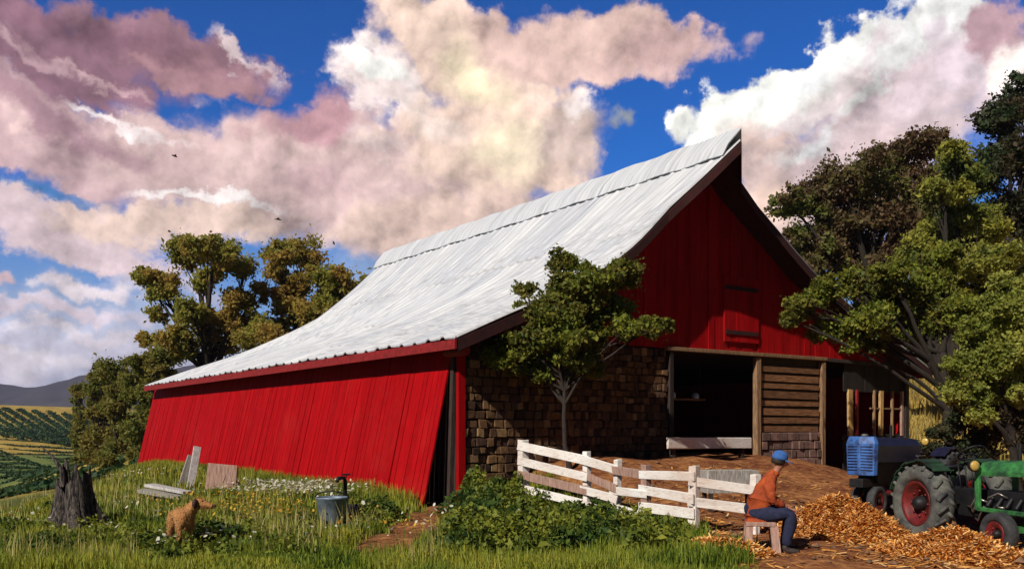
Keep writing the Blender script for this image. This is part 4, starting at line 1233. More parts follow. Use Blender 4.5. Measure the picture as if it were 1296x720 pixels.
def make_person():
    g = G(959, 12.45)
    rz = R(-12)
    root = empty('person', g, 'person in orange jacket and blue cap sitting hunched on a stool by the fence', 'person', rz=rz)
    J = {'pelvis': (0, 0, .54, .085), 'waist': (.03, 0, .68, .09), 'ribs': (.09, 0, .86, (.14, .105)), 'chest': (.16, 0, 1.0, (.13, .10)), 'neck': (.23, 0, 1.10, .055), 'throat': (.265, 0, 1.15, .052),
         'jaw': (.31, 0, 1.20, .075), 'skull': (.30, 0, 1.285, .092), 'crown': (.29, 0, 1.345, .065), 'noseb': (.385, 0, 1.225, .024), 'nosetip': (.415, 0, 1.205, .012)}
    E = [('pelvis', 'waist'), ('waist', 'ribs'), ('ribs', 'chest'), ('chest', 'neck'), ('neck', 'throat'), ('throat', 'jaw'), ('jaw', 'skull'), ('skull', 'crown'), ('jaw', 'noseb'), ('noseb', 'nosetip')]
    jk = {k: J[k] for k in ('pelvis', 'waist', 'ribs', 'chest')}
    jk['hemline'] = (-.015, 0, .50, (.195, .165)); jk['pelvis'] = (-.01, 0, .57, (.195, .160)); jk['waist'] = (.015, 0, .70, (.19, .15)); jk['ribs'] = (.075, 0, .86, (.185, .145)); jk['chest'] = (.145, 0, 1.0, (.16, .125)); jk['collar'] = (.215, 0, 1.085, .085); jk['collar2'] = (.25, 0, 1.135, .074)
    je = [('hemline', 'pelvis'), ('pelvis', 'waist'), ('waist', 'ribs'), ('ribs', 'chest'), ('chest', 'collar'), ('collar', 'collar2')]
    tj = {'pelvis': (0, 0, .53, (.18, .135)), 'waist': (.02, 0, .62, (.15, .115))}; te = [('pelvis', 'waist')]
    for n_, sy in (('l', 1), ('r', -1)):
        J['sh' + n_] = (.16, .19 * sy, 1.01, .06); J['elb' + n_] = (.16, .25 * sy, .76, .042); J['wri' + n_] = (.36, .11 * sy, .64, .030)
        J['palm' + n_] = (.43, .085 * sy, .61, (.040, .022)); J['thm' + n_] = (.43, .055 * sy, .635, .013); J['thm2' + n_] = (.465, .035 * sy, .63, .010)
        E += [('chest', 'sh' + n_), ('sh' + n_, 'elb' + n_), ('elb' + n_, 'wri' + n_), ('wri' + n_, 'palm' + n_), ('wri' + n_, 'thm' + n_), ('thm' + n_, 'thm2' + n_)]
        for k in range(4):
            ln = (.060, .070, .066, .050)[k]; yy = (.058 + .019 * k) * sy
            J['fa%d' % k + n_] = (.475, yy, .60, .0095); J['fb%d' % k + n_] = (.475 + ln * .5, yy, .585, .009); J['fc%d' % k + n_] = (.475 + ln * .62, yy, .585 - ln * .5, .008)
            E += [('palm' + n_, 'fa%d' % k + n_), ('fa%d' % k + n_, 'fb%d' % k + n_), ('fb%d' % k + n_, 'fc%d' % k + n_)]
        J['hip' + n_] = (.03, .09 * sy, .53, .055); J['kn' + n_] = (.43, .15 * sy, .54, .050); J['ank' + n_] = (.36, .15 * sy, .10, .036); J['heel' + n_] = (.34, .15 * sy, .04, .035); J['toe' + n_] = (.52, .16 * sy, .03, .03)
        E += [('pelvis', 'hip' + n_), ('hip' + n_, 'kn' + n_), ('kn' + n_, 'ank' + n_), ('ank' + n_, 'heel' + n_), ('heel' + n_, 'toe' + n_)]
        jk['sh' + n_] = (.15, .195 * sy, 1.01, .085); jk['elb' + n_] = (.155, .255 * sy, .76, .068); jk['cuff' + n_] = (.335, .125 * sy, .655, .050)
        je += [('chest', 'sh' + n_), ('sh' + n_, 'elb' + n_), ('elb' + n_, 'cuff' + n_)]
        tj['hip' + n_] = (.06, .10 * sy, .535, .118); tj['kn' + n_] = (.435, .15 * sy, .545, .078); tj['shin' + n_] = (.385, .15 * sy, .30, .068); tj['hem' + n_] = (.355, .15 * sy, .09, .062)
        te += [('pelvis', 'hip' + n_), ('hip' + n_, 'kn' + n_), ('kn' + n_, 'shin' + n_), ('shin' + n_, 'hem' + n_)]
    skin_obj('body', J, E, M['skin'], root)
    jo = skin_obj('jacket', jk, je, M['jacket'], root, 3)
    tx = bpy.data.textures.new('folds', 'CLOUDS'); tx.noise_scale = .11; tx.noise_depth = 3
    dm = jo.modifiers.new('folds', 'DISPLACE'); dm.texture = tx; dm.strength = .055; dm.mid_level = .5; dm.texture_coords = 'LOCAL'
    tr = MB()
    for sy in (1, -1):
        tr.tube([(-.13, .06 * sy, .55), (-.08, .075 * sy, .545), (.06, .10 * sy, .54), (.24, .13 * sy, .545), (.38, .148 * sy, .555), (.44, .15 * sy, .52), (.425, .15 * sy, .42), (.39, .15 * sy, .28), (.36, .15 * sy, .085)],
                [.05, .125, .125, .108, .09, .085, .082, .074, .066], 14)
    tr.lathe([(.02, -.10), (.15, -.06), (.165, .02), (.16, .12), (.02, .16)], Matrix.Translation((-.02, 0, .56)), 20)
    to_ = tr.build('trousers', M['denim'], root, True, world_coords=False, sub=2)
    dm = to_.modifiers.new('folds', 'DISPLACE'); dm.texture = tx; dm.strength = .035; dm.mid_level = .5; dm.texture_coords = 'LOCAL'
    for sy in (1, -1):
        skin_obj('boot', {'a': (.352, .15 * sy, .14, .055), 'b': (.345, .15 * sy, .055, .052), 'c': (.44, .155 * sy, .045, .047), 'd': (.55, .16 * sy, .035, .036)}, [('a', 'b'), ('b', 'c'), ('c', 'd')], M['boot'], root)
    Mc = Matrix.Translation((.295, 0, 1.300)) @ Matrix.Rotation(R(14), 4, 'Y')
    cp = MB(); cp.lathe([(.104, -.02), (.108, .01), (.104, .05), (.085, .085), (.05, .105), (.01, .112)], Mc, 24)
    cp.prism([(.07, -.018), (.19, -.030), (.20, -.022), (.07, .0)], .15, Mc)
    cp.build('cap', M['cap'], root, True, world_coords=False)
    hr = MB(); hr.lathe([(.085, -.075), (.098, -.05), (.101, -.015), (.099, 0)], Matrix.Translation((.282, 0, 1.295)) @ Matrix.Rotation(R(10), 4, 'Y'), 20)
    hr.build('hair', M['hair'], root, True, world_coords=False)
    # the stool
    st = empty('wooden_stool', g, 'rough pinkish wooden stool under the person in the orange jacket', 'stool', rz=rz)
    MB().box((.03, 0, .405), (.40, .46, .06)).build('seat', M['pink_wood'], st, bevel=.01, world_coords=False)
    for x, y in ((-.12, -.18), (.20, -.18), (-.12, .18), (.20, .18)):
        MB().bar((x, y, .38), (x * 1.25, y * 1.15, -.08), .10, .085, (0, 1, 0), .006).build('leg', M['pink_wood'], st, world_coords=False)


make_person()

# ------------------------------------------------------------------ tractors
def wheel(root, c, r_, w, axis_rot, mats, lugs=0, name='wheel'):
    """wheel part with tyre and rim as sub-parts; axle along local y"""
    Mx = Matrix.Translation(c) @ Matrix.Rotation(R(-90), 4, 'X')
    hub = MB(); hub.lathe([(.04 * r_ / .5, -w * .5), (.07 * r_ / .5, -w * .42), (.10 * r_ / .5, -w * .2), (.10 * r_ / .5, w * .2), (.07 * r_ / .5, w * .42), (.04 * r_ / .5, w * .5)], Mx, 16)
    h = hub.build(name, M['black_iron'], root, world_coords=False, smooth=True)
    t = MB(); ri = r_ * .60
    prof = [(ri, -w * .42), (ri + (r_ - ri) * .35, -w * .52), (ri + (r_ - ri) * .75, -w * .50), (r_ * .965, -w * .40), (r_ * .98, 0), (r_ * .965, w * .40), (ri + (r_ - ri) * .75, w * .50), (ri + (r_ - ri) * .35, w * .52), (ri, w * .42), (ri - .01, 0)]
    t.lathe(prof, Mx, 40, True)
    if lugs:
        for k in range(lugs):
            for sd in (-1, 1):
                a = 2 * math.pi * (k + (.5 if sd > 0 else 0)) / lugs; a2 = a + .20
                p = Mx @ Vector((r_ * .985 * math.cos(a), r_ * .985 * math.sin(a), sd * w * .03)); q_ = Mx @ Vector((r_ * .955 * math.cos(a2), r_ * .955 * math.sin(a2), sd * w * .50))
                up = (Mx.to_3x3() @ Vector((math.cos(a), math.sin(a), 0)))
                t.bar(p, q_, .045, .055, up)
    to = t.build('tyre', mats[0], h, True, world_coords=False)
    rm = MB(); rm.lathe([(ri - .005, -w * .40), (ri - .02, -w * .42), (ri - .06, -w * .36), (ri - .10, -w * .12), (.12 * r_ / .5, -w * .10), (.12 * r_ / .5, w * .10), (ri - .10, w * .12), (ri - .06, w * .36), (ri - .02, w * .42), (ri - .005, w * .40)], Mx, 32, True)
    for k in range(8):
        a = 2 * math.pi * k / 8
        for sd in (-1, 1):
            p = Mx @ Vector((ri * .55 * math.cos(a), ri * .55 * math.sin(a), sd * w * .14)); rm.lathe([(.016, -.02), (.016, .02)], Matrix.Translation(p) @ Matrix.Rotation(R(-90), 4, 'X'), 6)
    rm.build('rim', mats[1], h, True, world_coords=False)
    return h


def tractor(name, label, loc, head, body, side, tyre, wb, hood_h, rear_r, front_r, rear_off, front_off, hood_len, front_w, nose, hood_w=.52, side_drop=None):
    rz = math.atan2(head[1], head[0])
    root = empty(name, loc, label, 'tractor', rz=rz)      # local x forward, origin under the rear axle
    hw = hood_w / 2; f0 = wb + .22; top = hood_h; low = top - .72
    # hood: rounded cross-section swept forward
    sb = low + .25 if side_drop is None else top - side_drop
    sec = [(-hw, sb), (-hw, top - .16), (-hw * .72, top - .03), (0, top), (hw * .72, top - .03), (hw, top - .16), (hw, sb)]
    h = MB(); nx = 6
    for i in range(nx + 1):
        x = f0 - hood_len + hood_len * i / nx
        k = 1 - .06 * (1 - i / nx)
        for y, z in sec: h.v.append(Vector((x, y * k, z - .03 * (1 - i / nx))))
    m = len(sec)
    for i in range(nx):
        for k in range(m - 1): h.f.append([i * m + k, i * m + k + 1, (i + 1) * m + k + 1, (i + 1) * m + k])
    h.f.append(list(range(m))); h.f.append([nx * m + k for k in range(m - 1, -1, -1)])
    hood = h.build('hood', side, root, world_coords=False, bevel=.01)
    # grille shell: V-shaped nose of two faces with slots
    g = MB()
    o_ = [(-hw * 1.04, 0), (-hw * .95, .10), (0, .16), (hw * .95, .10), (hw * 1.04, 0)]
    pts = [(y, x) for y, x in o_]
    for z, k in ((low, .92), (top - .12, 1.0), (top + .01, .86)):
        for y, x in pts: g.v.append(Vector((f0 + x * (1 if z < top else .7), y * k, z)))
    for j in range(2):
        for i in range(4): g.f.append([j * 5 + i, j * 5 + i + 1, (j + 1) * 5 + i + 1, (j + 1) * 5 + i])
        g.f.append([j * 5 + 4, j * 5, (j + 1) * 5, (j + 1) * 5 + 4])
    g.f.append([4, 3, 2, 1, 0]); g.f.append([10, 11, 12, 13, 14])
    gs = g.build('grille', nose, root, world_coords=False, bevel=.012)
    sl = MB()
    for sgn in (-1, 1):
        for k in range(9):
            z = low + .10 + k * .055
            sl.bar((f0 + .148, sgn * .03, z), (f0 + .112, sgn * hw * .82, z), .018, .018)
    sl.build('grille_bars', side, gs, world_coords=False)
    MB().lathe([(.05, 0), (.06, .02), (.06, .05), (.03, .06)], Matrix.Translation((f0 - .06, 0, top)), 14).build('radiator_cap', M['chrome'], root, world_coords=False)
    if side_drop is not None:      # open engine bay: upright cowl straps at the back of the hood
        for sgn in (-1, 1):
            MB().bar((f0 - hood_len + .04, sgn * hw, low - .02), (f0 - hood_len + .04, sgn * hw, top - .12), .05, .09, (1, 0, 0)).build('cowl_strap', nose, root, world_coords=False, bevel=.01)
            MB().bar((f0 - hood_len + .04, sgn * hw, low + .0), (f0 - .02, sgn * hw, low + .0), .05, .06).build('side_rail', nose, root, world_coords=False, bevel=.01)
    # pipes, wires and levers
    pp_ = MB(); rl = random.Random(len(name) + int(wb * 100))
    for sgn in (-1, 1):
        for k in range(5):
            x0 = f0 - hood_len * rl.uniform(.2, .95); z0 = low + rl.uniform(-.05, .3)
            pp_.tube([(x0, sgn * hw * .7, z0), (x0 - .08, sgn * hw * .98, z0 + rl.uniform(-.05, .1)), (x0 - rl.uniform(.15, .35), sgn * hw * .95, z0 + rl.uniform(-.15, .12)), (x0 - .4, sgn * hw * .6, z0 - .1)], rl.uniform(.008, .018), 6)
    pp_.build('engine_pipes', M['chrome'], root, True, world_coords=False)
    lv_ = MB()
    for k in range(3): lv_.tube([(.25 + .08 * k, .16 - .16 * k, rear_r + .2), (.22 + .06 * k, .17 - .17 * k, rear_r + .62)], .011, 6); lv_.lathe([(.004, -.02), (.02, 0), (.004, .02)], Matrix.Translation((.22 + .06 * k, .17 - .17 * k, rear_r + .63)), 8)
    lv_.build('levers', M['black_iron'], root, True, world_coords=False)
    # engine, gearbox, frame
    e = MB(); e.box((f0 - hood_len * .5, 0, low + .06), (hood_len * .8, hw * 1.3, .42)).box((.25, 0, rear_r + .05), (.9, .36, .40)).box((f0 - hood_len * .35, 0, low - .14), (hood_len * 1.0, hw * .9, .16))
    for k in range(4): e.tube([(f0 - hood_len * .75 + k * .18, -hw * .7, low + .18), (f0 - hood_len * .75 + k * .18, -hw * 1.02, low + .05)], .03, 8)
    e.build('engine', M['black_iron'], root, world_coords=False, bevel=.02)
    MB().tube([(0, -rear_off, rear_r), (0, rear_off, rear_r)], .09, 12).build('rear_axle', M['black_iron'], root, world_coords=False)
    if front_off > .3:
        MB().bar((wb, -front_off, front_r + .05), (wb, front_off, front_r + .05), .09, .09).bar((wb, 0, front_r), (wb, 0, low + .05), .14, .2, (1, 0, 0)).build('front_axle', side, root, world_coords=False)
    else:
        MB().bar((wb, 0, front_r), (wb, 0, low + .05), .12, .12, (1, 0, 0)).tube([(wb, -front_off, front_r), (wb, front_off, front_r)], .035, 8).build('front_axle', side, root, world_coords=False)
    for sg in (1, -1):
        wheel(root, (0, sg * rear_off, rear_r), rear_r, .30, 0, (tyre, M['red_rim']), 18, 'rear_wheel')
        wheel(root, (wb, sg * front_off, front_r), front_r, front_w, 0, (M['rubber'], M['red_rim']), 0, 'front_wheel')
    # seat, steering wheel, exhaust, lamps, fenders
    s = MB(); s.lathe([(.05, 0), (.18, .02), (.22, .07), (.20, .075), (.10, .03), (.05, .02)], Matrix.Translation((-.12, 0, rear_r + .50)), 18); s.bar((.05, 0, rear_r + .2), (-.12, 0, rear_r + .5), .05, .02)
    s.build('seat', M['black_iron'], root, True, world_coords=False)
    Ms = Matrix.Translation((.42, 0, rear_r + .78)) @ Matrix.Rotation(R(-35), 4, 'Y')
    sw = MB(); ring = [Ms @ Vector((.19 * math.cos(a), .19 * math.sin(a), 0)) for a in np.linspace(0, 2 * math.pi, 25)]
    sw.tube(ring, .014, 8)
    for k in range(3):
        a = 2 * math.pi * k / 3; sw.tube([Ms @ Vector((0, 0, 0)), Ms @ Vector((.19 * math.cos(a), .19 * math.sin(a), 0))], .008, 6)
    sw.build('steering_wheel', M['black_iron'], root, True, world_coords=False)
    MB().tube([(.42, 0, rear_r + .78), (.80, 0, rear_r + .20)], .018, 8).build('steering_column', M['black_iron'], root, world_coords=False)
    MB().tube([(f0 - hood_len * .55, .06, top - .05), (f0 - hood_len * .55, .06, top + .18), (f0 - hood_len * .55, .06, top + .22)], [.028, .028, .028], 10).build('exhaust', M['black_iron'], root, world_coords=False)
    for sg in (1, -1):
        lm = MB(); Ml = Matrix.Translation((f0 - hood_len + .12, sg * (hw + .13), top - .10)) @ Matrix.Rotation(R(90), 4, 'Y')
        lm.lathe([(.03, -.10), (.07, -.05), (.085, .0), (.085, .02)], Ml, 18); lo = lm.build('headlight', M['black_iron'], root, True, world_coords=False)
        lg = MB(); lg.lathe([(.078, .021), (.06, .04), (.02, .048)], Ml, 18); lg.build('lens', M['lamp_glass'], lo, True, world_coords=False)
        fe = MB(); arc = [(math.cos(a) * (rear_r + .07), math.sin(a) * (rear_r + .07)) for a in np.linspace(R(50), R(165), 12)]
        for k in range(11):
            (x0, z0), (x1, z1) = arc[k], arc[k + 1]
            fe.add([(x0, sg * (rear_off - .17), rear_r + z0), (x0, sg * (rear_off + .12), rear_r + z0), (x1, sg * (rear_off + .12), rear_r + z1), (x1, sg * (rear_off - .17), rear_r + z1)], [(0, 1, 2, 3)])
        fo = fe.build('fender', body if body is not None else side, root, world_coords=False)
        so = fo.modifiers.new('thick', 'SOLIDIFY'); so.thickness = .02
    return root


hd = Vector((-.76, -.65)).normalized()
fpos = Vector((6.72, 17.0)); rp = fpos - hd * 1.95
tractor('blue_tractor', 'old blue nosed tractor with dark hood parked before the right bay of the barn', (rp.x, rp.y, hz(rp.x, rp.y)), hd, M['navy_paint'], M['navy_paint'], M['rubber'], 1.85, 1.50, .60, .29, .68, .16, 1.75, .15, M['blue_paint'], .60)
hd = Vector((.2, -.98)).normalized(); pp = Vector((.98, .2))
rp = Vector((6.30, 13.75)) + pp * .52
tractor('green_tractor', 'green tractor with a big pale tyred rear wheel cut by the right edge', (rp.x, rp.y, hz(rp.x, rp.y)), hd, M['dull_green'], M['green_paint'], M['dusty_rubber'], 1.60, 1.30, .585, .30, .52, .52, .92, .17, M['green_paint'], .62, .22)

# ------------------------------------------------------------------ straw heap, bale, timbers
def straw(name, c, rx, ry, h, n, seed, size=.17):
    rng = np.random.default_rng(seed)
    nr, na = 14, 36; vs = []; fs = []
    for i in range(nr + 1):
        for k in range(na):
            a = 2 * math.pi * k / na; q_ = i / nr
            x = c[0] + rx * q_ * math.cos(a); y = c[1] + ry * q_ * math.sin(a)
            z = hz(x, y) + h * (1 - q_ ** 1.6) * (1 + .25 * math.sin(3 * a + 2 * q_ + seed)) - .03 * q_ ** 4 * 2
            vs.append((x, y, z))
    for i in range(nr):
        for k in range(na): fs.append((i * na + k, i * na + (k + 1) % na, (i + 1) * na + (k + 1) % na, (i + 1) * na + k))
    q_ = rng.uniform(0, 1.15, n) ** .6; a = rng.uniform(0, 2 * math.pi, n)
    x = c[0] + rx * q_ * np.cos(a); y = c[1] + ry * q_ * np.sin(a)
    z = height(x, y) + h * np.clip(1 - q_ ** 1.6, 0, 1) * (1 + .25 * np.sin(3 * a + 2 * q_ + seed)) + .015
    th = rng.uniform(0, math.pi, n); el = rng.normal(0, .35, n); ln = size * rng.uniform(.6, 1.6, n); wd = ln * .018 + .006
    d = np.stack([np.cos(th) * np.cos(el), np.sin(th) * np.cos(el), np.sin(el)], 1); sd = np.stack([-np.sin(th), np.cos(th), rng.normal(0, .3, n)], 1)
    P_ = np.stack([x, y, z], 1)
    v4 = np.empty((n, 4, 3)); v4[:, 0] = P_ - d * ln[:, None] / 2 - sd * wd[:, None]; v4[:, 1] = P_ + d * ln[:, None] / 2 - sd * wd[:, None]; v4[:, 2] = P_ + d * ln[:, None] / 2 + sd * wd[:, None]; v4[:, 3] = P_ - d * ln[:, None] / 2 + sd * wd[:, None]
    b0 = len(vs)
    mb = MB(); mb.v = [Vector(p) for p in vs] + [Vector(p) for p in v4.reshape(-1, 3)]
    mb.f = [list(f) for f in fs] + [[b0 + 4 * i + k for k in range(4)] for i in range(n)]
    return mb


straw_m, nt_, bs_ = nodes_of('loose_straw')
c_ = ramp(nt_, island(nt_), [(0, (.36, .13, .03)), (.4, (.64, .27, .055)), (.75, (.76, .38, .11)), (1, (.82, .56, .28))])
nt_.links.new(c_, bs_.inputs['Base Color']); bs_.inputs['Roughness'].default_value = .8; bs_.inputs['Specular IOR Level'].default_value = .2
cc = G(1062, 14.6)
tag(straw('straw_heap', (cc.x, cc.y), 1.15, 1.1, .42, 9000, 3).build('straw_heap', straw_m), 'orange straw heap in the sun between the seated person and the tractors', 'straw heap')
cc = G(1205, 12.0)
tag(straw('straw_heap', (cc.x, cc.y), .95, .65, .24, 6500, 5).build('straw_heap', straw_m), 'low orange straw heap in front of the big tractor wheel', 'straw heap')
cc = G(905, 12.1)
tag(straw('straw_heap', (cc.x, cc.y), .75, .5, .16, 3800, 7).build('straw_heap', straw_m), 'flat straw heap at the fence end left of the seated person', 'straw heap')
p = G(1010, 16.2); q_ = G(1075, 16.8)
plank('timber_beam', p + Vector((0, 0, .12)), q_ + Vector((0, 0, .16)), .22, .22, M['dark_wood'], 'dark squared timber lying before the plank panel of the barn', 'timber')


rs = np.random.default_rng(91); n = 9000
px_ = rs.uniform(690, 1310, n); Yq = 1 / rs.uniform(1 / 21, 1 / 10.8, n); xq = (px_ - 648) / F * Yq
clump = np.sin(xq * 2.1 + 1.3 * np.sin(Yq * 1.7)) * np.sin(Yq * 2.3 + xq) + rs.normal(0, .35, n)
kk = (zone_dirt(xq, Yq) > .6) & (clump > .12); xq, Yq = xq[kk], Yq[kk]; n = len(xq)
th = rs.uniform(0, math.pi, n); ln = rs.uniform(.06, .24, n); wq = .007 + .02 * ln
dq = np.stack([np.cos(th), np.sin(th), rs.normal(0, .12, n)], 1); sq = np.stack([-np.sin(th), np.cos(th), rs.normal(0, .2, n)], 1)
Pq = np.stack([xq, Yq, height(xq, Yq) + .012], 1)
vq = np.stack([Pq - dq * ln[:, None] / 2 - sq * wq[:, None], Pq + dq * ln[:, None] / 2 - sq * wq[:, None], Pq + dq * ln[:, None] / 2 + sq * wq[:, None], Pq - dq * ln[:, None] / 2 + sq * wq[:, None]], 1)
tag(link('loose_straw', np_mesh('loose_straw', vq.reshape(-1, 3), np.arange(n * 4), 4), straw_m), 'loose straw strewn in patches over the bare yard', 'straw', kind='stuff')
# clods and small stones on the bare yard
cl_ = MB()
for _ in range(420):
    a_ = rs.uniform(690, 1310); yq = 1 / rs.uniform(1 / 21, 1 / 11); xx = (a_ - 648) / F * yq
    if zone_dirt(np.array([xx]), np.array([yq]))[0] < .6: continue
    r0_ = float(np.clip(rs.lognormal(-3.4, .5), .012, .09))
    vs_ = [(xx + r0_ * p_[0] * rs.uniform(.7, 1.3), yq + r0_ * p_[1] * rs.uniform(.7, 1.3), hz(xx, yq) + r0_ * .4 + r0_ * p_[2] * rs.uniform(.5, .8)) for p_ in ((1, 0, 0), (0, 1, 0), (-1, 0, 0), (0, -1, 0), (0, 0, 1), (0, 0, -1))]
    cl_.add(vs_, [(0, 1, 4), (1, 2, 4), (2, 3, 4), (3, 0, 4), (1, 0, 5), (2, 1, 5), (3, 2, 5), (0, 3, 5)])
tag(cl_.build('clods', mat_simple('earth_clod', (.26, .14, .075), (.10, .05, .035), .95, 8, isl=.4)), 'clods and small stones lying on the bare yard', 'clods', kind='stuff')


# ------------------------------------------------------------------ loose straw, grass, weeds, flowers (stuff)
def screen_scatter(n, px0, px1, Y0, Y1, rng):
    px = rng.uniform(px0, px1, n); k = rng.uniform(1 / Y1, 1 / Y0, n); Yv = 1 / k
    return (px - 648) / F * Yv, Yv


def clear_of(x, y):
    s = (x - C0[0]) * D2[0] + (y - C0[1]) * D2[1]; t = (x - C0[0]) * D1[0] + (y - C0[1]) * D1[1]
    return ~((s > -.78) & (t > 0) & (s < 17.3) & (t < 27)) & ~((s > -.1) & (t > -.05) & (t < 1))


def blades(name, x, y, hgt, wid, mat, rng, lean=.35):
    n = len(x); z = height(x, y)
    th = rng.uniform(0, 2 * math.pi, n); ln = rng.normal(0, lean, n) * hgt
    b0 = np.stack([x, y, z - .02], 1); side = np.stack([np.cos(th), np.sin(th), np.zeros(n)], 1) * wid[:, None] / 2
    dr = np.stack([-np.sin(th + .4), np.cos(th + .4), np.zeros(n)], 1)
    mid = b0 + dr * (ln * .35)[:, None]; mid[:, 2] += hgt * .58
    tip = b0 + dr * ln[:, None]; tip[:, 2] += hgt
    v = np.stack([b0 - side, b0 + side, mid + side * .75, mid - side * .75, tip, tip + side * .12], 1)
    i = np.arange(n)[:, None] * 6
    f = np.concatenate([i + [0, 1, 2, 3], i + [3, 2, 5, 4]], 1).reshape(-1)
    o = link(name, np_mesh(name, v.reshape(-1, 3), f, 4), mat)
    return o


rng = np.random.default_rng(77)
grass_m = mat_leaf('grass_blade', [(.045, .09, .012), (.10, .16, .018), (.20, .27, .024), (.34, .39, .04)], [(.33, .36, .035), (.46, .40, .055), (.18, .24, .025), (.42, .44, .06)], .62, .4)
x, y = screen_scatter(150000, -80, 960, 9.5, 42, rng)
e = (x - EA[0]) * EN[0] + (y - EA[1]) * EN[1]
keep = clear_of(x, y) & (rng.uniform(0, 1, len(x)) > zone_dirt(x, y) * 1.05) & (e < 3.5)
x, y = x[keep], y[keep]
trod = 1 - .62 * np.max([1 - ss(.35, .95, np.hypot(x - g_.x, y - g_.y)) for g_ in (G(231, 12.45), G(231, 11.9), G(421, 15.3), G(421, 14.6), G(97, 14.4), G(210, 20.2), G(265, 23.4))], axis=0)
patchy = trod * .5 + trod * .8 * (np.sin(x * 1.1 + 2 * np.sin(y * .7)) * np.sin(y * 1.4 + x * .3) > -.2) * rng.uniform(.5, 1, len(x))
tag(blades('grass', x, y, rng.uniform(.09, .24, len(x)) * patchy, .008 + y * .0011, grass_m, rng), 'rough green and yellow grass on the slope below the red wall', 'grass', kind='stuff')
# taller fringe along the foot of the red wall and near the stone wall
x, y = screen_scatter(4500, -80, 560, 10.5, 36, rng); kk = clear_of(x, y) & (zone_dirt(x, y) < .3) & ((x - EA[0]) * EN[0] + (y - EA[1]) * EN[1] < 5) & (np.sin(x * .9 + 1) * np.sin(y * .8) > -.1) & (np.hypot(x - G(231, 12)[0], y - 12.1) > 1.1); x, y = x[kk], y[kk]
stalk_m = mat_leaf('dry_stalk', [(.40, .34, .10), (.52, .44, .18), (.30, .26, .06)], None, transl=.3)
tag(blades('dry_stalks', x, y, rng.uniform(.25, .5, len(x)), .006 + y * .0006, stalk_m, rng, .3), 'pale dry stalks standing in the lawn below the red wall', 'grass', kind='stuff')
n = 14000
t = rng.uniform(0, 26, n); s = -.75 - np.abs(rng.normal(0, .45, n)) - .08
x = C0[0] + s * D2[0] + t * D1[0]; y = C0[1] + s * D2[1] + t * D1[1]
tag(blades('tall_grass', x, y, rng.uniform(.18, .50, n), .010 + y * .0009, grass_m, rng, .3), 'taller dry grass fringe along the foot of the red wall', 'grass', kind='stuff')

n = 26000
x = rng.uniform(11.5, 40, n); y = rng.uniform(17, 62, n); kk = (zone_dirt(x, y) < .5) & (x / y < .68) & clear_of(x, y); x, y = x[kk], y[kk]
dry_m = mat_leaf('dry_grass_blade', [(.22, .15, .035), (.36, .25, .06), (.48, .36, .11), (.12, .10, .03)], [(.12, .12, .03), (.28, .20, .05)], .3, .3)
tag(blades('dry_grass', x, y, rng.uniform(.25, .7, len(x)), .02 + y * .0012, dry_m, rng), 'golden dry grass on the hillside at the right', 'grass', kind='stuff')

# leafy weeds before the fence
weed_m = mat_leaf('weed_leaf', [(.025, .060, .012), (.045, .095, .014), (.08, .13, .018), (.02, .045, .016)], [(.20, .24, .025), (.30, .30, .04), (.09, .14, .018)], 1.0, .35)
def weeds(name, clumps, per, size, label, seed):
    r_ = np.random.default_rng(seed); P_ = []
    for (px, Yv, rad, h) in clumps:
        g = G(px, Yv)
        m = int(per * rad * h * 4)
        d = r_.normal(size=(m, 3)) * .5
        p_ = np.stack([g.x + d[:, 0] * rad, g.y + d[:, 1] * rad, np.zeros(m)], 1)
        env = np.exp(-(d[:, 0] ** 2 + d[:, 1] ** 2) * 1.1)
        p_[:, 2] = height(p_[:, 0], p_[:, 1]) + h * r_.uniform(.02, 1, m) * env
        P_.append(p_)
    P_ = np.concatenate(P_)
    o = link(name, leaf_mesh(name, P_, size, r_, .5, 0), weed_m)
    tag(o, label, 'weeds', kind='stuff')
rr = random.Random(31); cl = []
for _ in range(64):
    px = rr.uniform(575, 855); fr = (px - 663) / (878 - 663)
    Yf = 18.0 + (14.3 - 18.0) * max(-.35, min(1, fr))
    Yv = rr.uniform(11.4, Yf - .35)
    cl.append((px, Yv, rr.uniform(.30, .55), rr.uniform(.32, .62) * (1.1 if px < 690 else .8)))
for _ in range(8): cl.append((rr.uniform(588, 660), rr.uniform(17.6, 18.9), .4, rr.uniform(.5, .9)))
weeds('fence_weeds', cl, 700, .085, 'dense dark leafy weeds in front of the white fence', 5)
cl = [(rr.uniform(440, 495), rr.uniform(15.2, 17.4), rr.uniform(.25, .45), rr.uniform(.25, .5)) for _ in range(22)] + [(rr.uniform(-20, 400), rr.uniform(11.5, 14), rr.uniform(.25, .6), rr.uniform(.14, .32)) for _ in range(60)] + [(rr.uniform(60, 430), rr.uniform(14, 20), rr.uniform(.25, .6), rr.uniform(.14, .3)) for _ in range(36)]
weeds('lawn_weeds', cl, 500, .075, 'leafy weeds scattered in the lawn around the zinc bucket', 6)

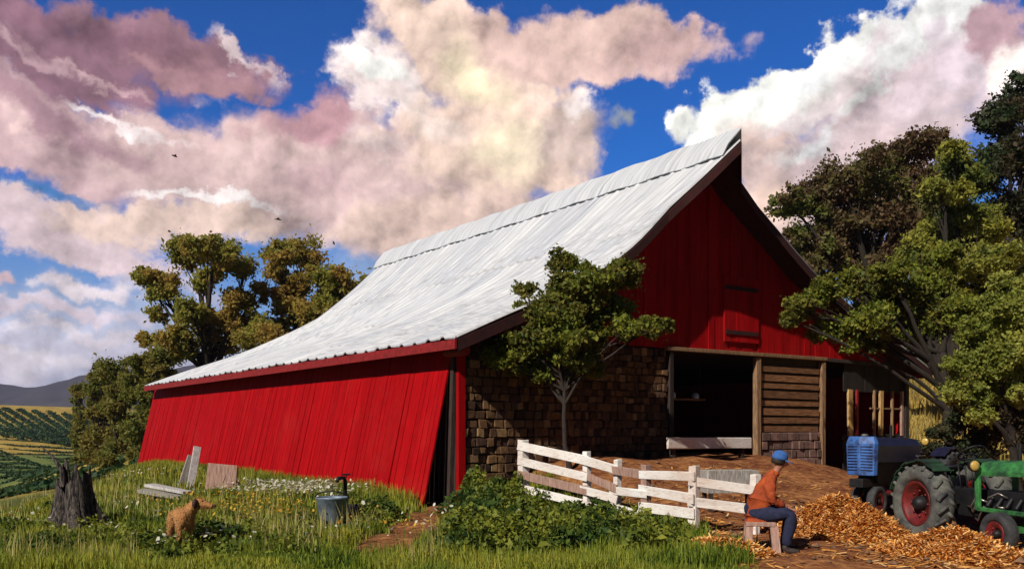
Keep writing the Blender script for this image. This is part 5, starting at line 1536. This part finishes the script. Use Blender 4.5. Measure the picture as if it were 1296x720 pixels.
def flowers(name, spots, col, label, seed, size=.05):
    r_ = np.random.default_rng(seed); P_ = []
    for (px, Yv, rad, m, h) in spots:
        g = G(px, Yv)
        x = g.x + r_.normal(0, rad, m); y = g.y + r_.normal(0, rad * .6, m)
        k = clear_of(x, y); x = x[k]; y = y[k]
        P_.append(np.stack([x, y, height(x, y) + h * r_.uniform(.5, 1.1, len(x))], 1))
    P_ = np.concatenate(P_); n = len(P_)
    th = np.linspace(0, 2 * math.pi, 6, endpoint=False)
    ring = np.stack([np.cos(th), np.sin(th), np.zeros(6)], 1)
    s = size * r_.uniform(.5, 1.2, n)
    tilt = r_.normal(0, .5, (n, 2))
    v = P_[:, None, :] + ring[None] * s[:, None, None] * .5
    v[:, :, 2] += (ring[None, :, 0] * tilt[:, None, 0] + ring[None, :, 1] * tilt[:, None, 1]) * s[:, None] * .5
    m_ = mat_leaf(name + '_petal', col, None, transl=.3)
    o = link(name, np_mesh(name, v.reshape(-1, 3), np.arange(n * 6), 6), m_)
    tag(o, label, 'flowers', kind='stuff')
flowers('white_flowers', [(375, 20.5, .9, 520, .46), (345, 20.9, .5, 220, .42), (405, 19.4, .5, 200, .46), (190, 29, 1.2, 120, .35), (130, 18, 1.2, 70, .26), (235, 12.3, .4, 60, .24), (480, 13, .7, 40, .3), (610, 13.5, .8, 40, .5), (60, 14, .8, 50, .24)], [(.62, .60, .48), (.75, .74, .66), (.55, .48, .30)], 'small white wildflowers massed under the red wall', 9, .055)
flowers('yellow_flowers', [(310, 17.0, .8, 260, .3), (345, 15.8, .7, 220, .3), (290, 19, .8, 120, .3), (60, 16, 1.0, 80, .26), (205, 28, 1.6, 130, .35), (545, 14.2, .5, 60, .25), (100, 19, 1.2, 50, .2), (400, 14, 1.0, 50, .2)], [(.62, .36, .03), (.70, .48, .06), (.55, .22, .03)], 'yellow and orange wildflowers in the grass under the red wall', 10, .045)

# ------------------------------------------------------------------ two birds in the sky
def bird(px, py, Yv, label, rz, span):
    p_ = at(px, py, Yv)
    r_ = empty('bird', p_, label, 'bird', 'birds in flight', rz)
    MB().tube([(-.5, 0, 0), (-.3, 0, .02), (0, 0, .03), (.25, 0, .02), (.38, 0, .03), (.46, 0, .02)], [.02, .07, .10, .08, .06, .01], 8).build('body', M['bird'], r_, True, world_coords=False)
    for sg in (1, -1):
        MB().add([(.15, sg * .06, .05), (-.15, sg * .06, .05), (-.14, sg * span * .5, .20), (.12, sg * span * .5, .22), (-.10, sg * span, .10)], [(0, 1, 2, 3), (3, 2, 4)]).build('wing', M['bird'], r_, world_coords=False).modifiers.new('thick', 'SOLIDIFY').thickness = .02
bird(221, 198, 110, 'dark bird gliding in the mauve cloud at upper left', 1.2, .38)
bird(352, 278, 120, 'small dark bird low above the trees behind the barn', .5, .35)
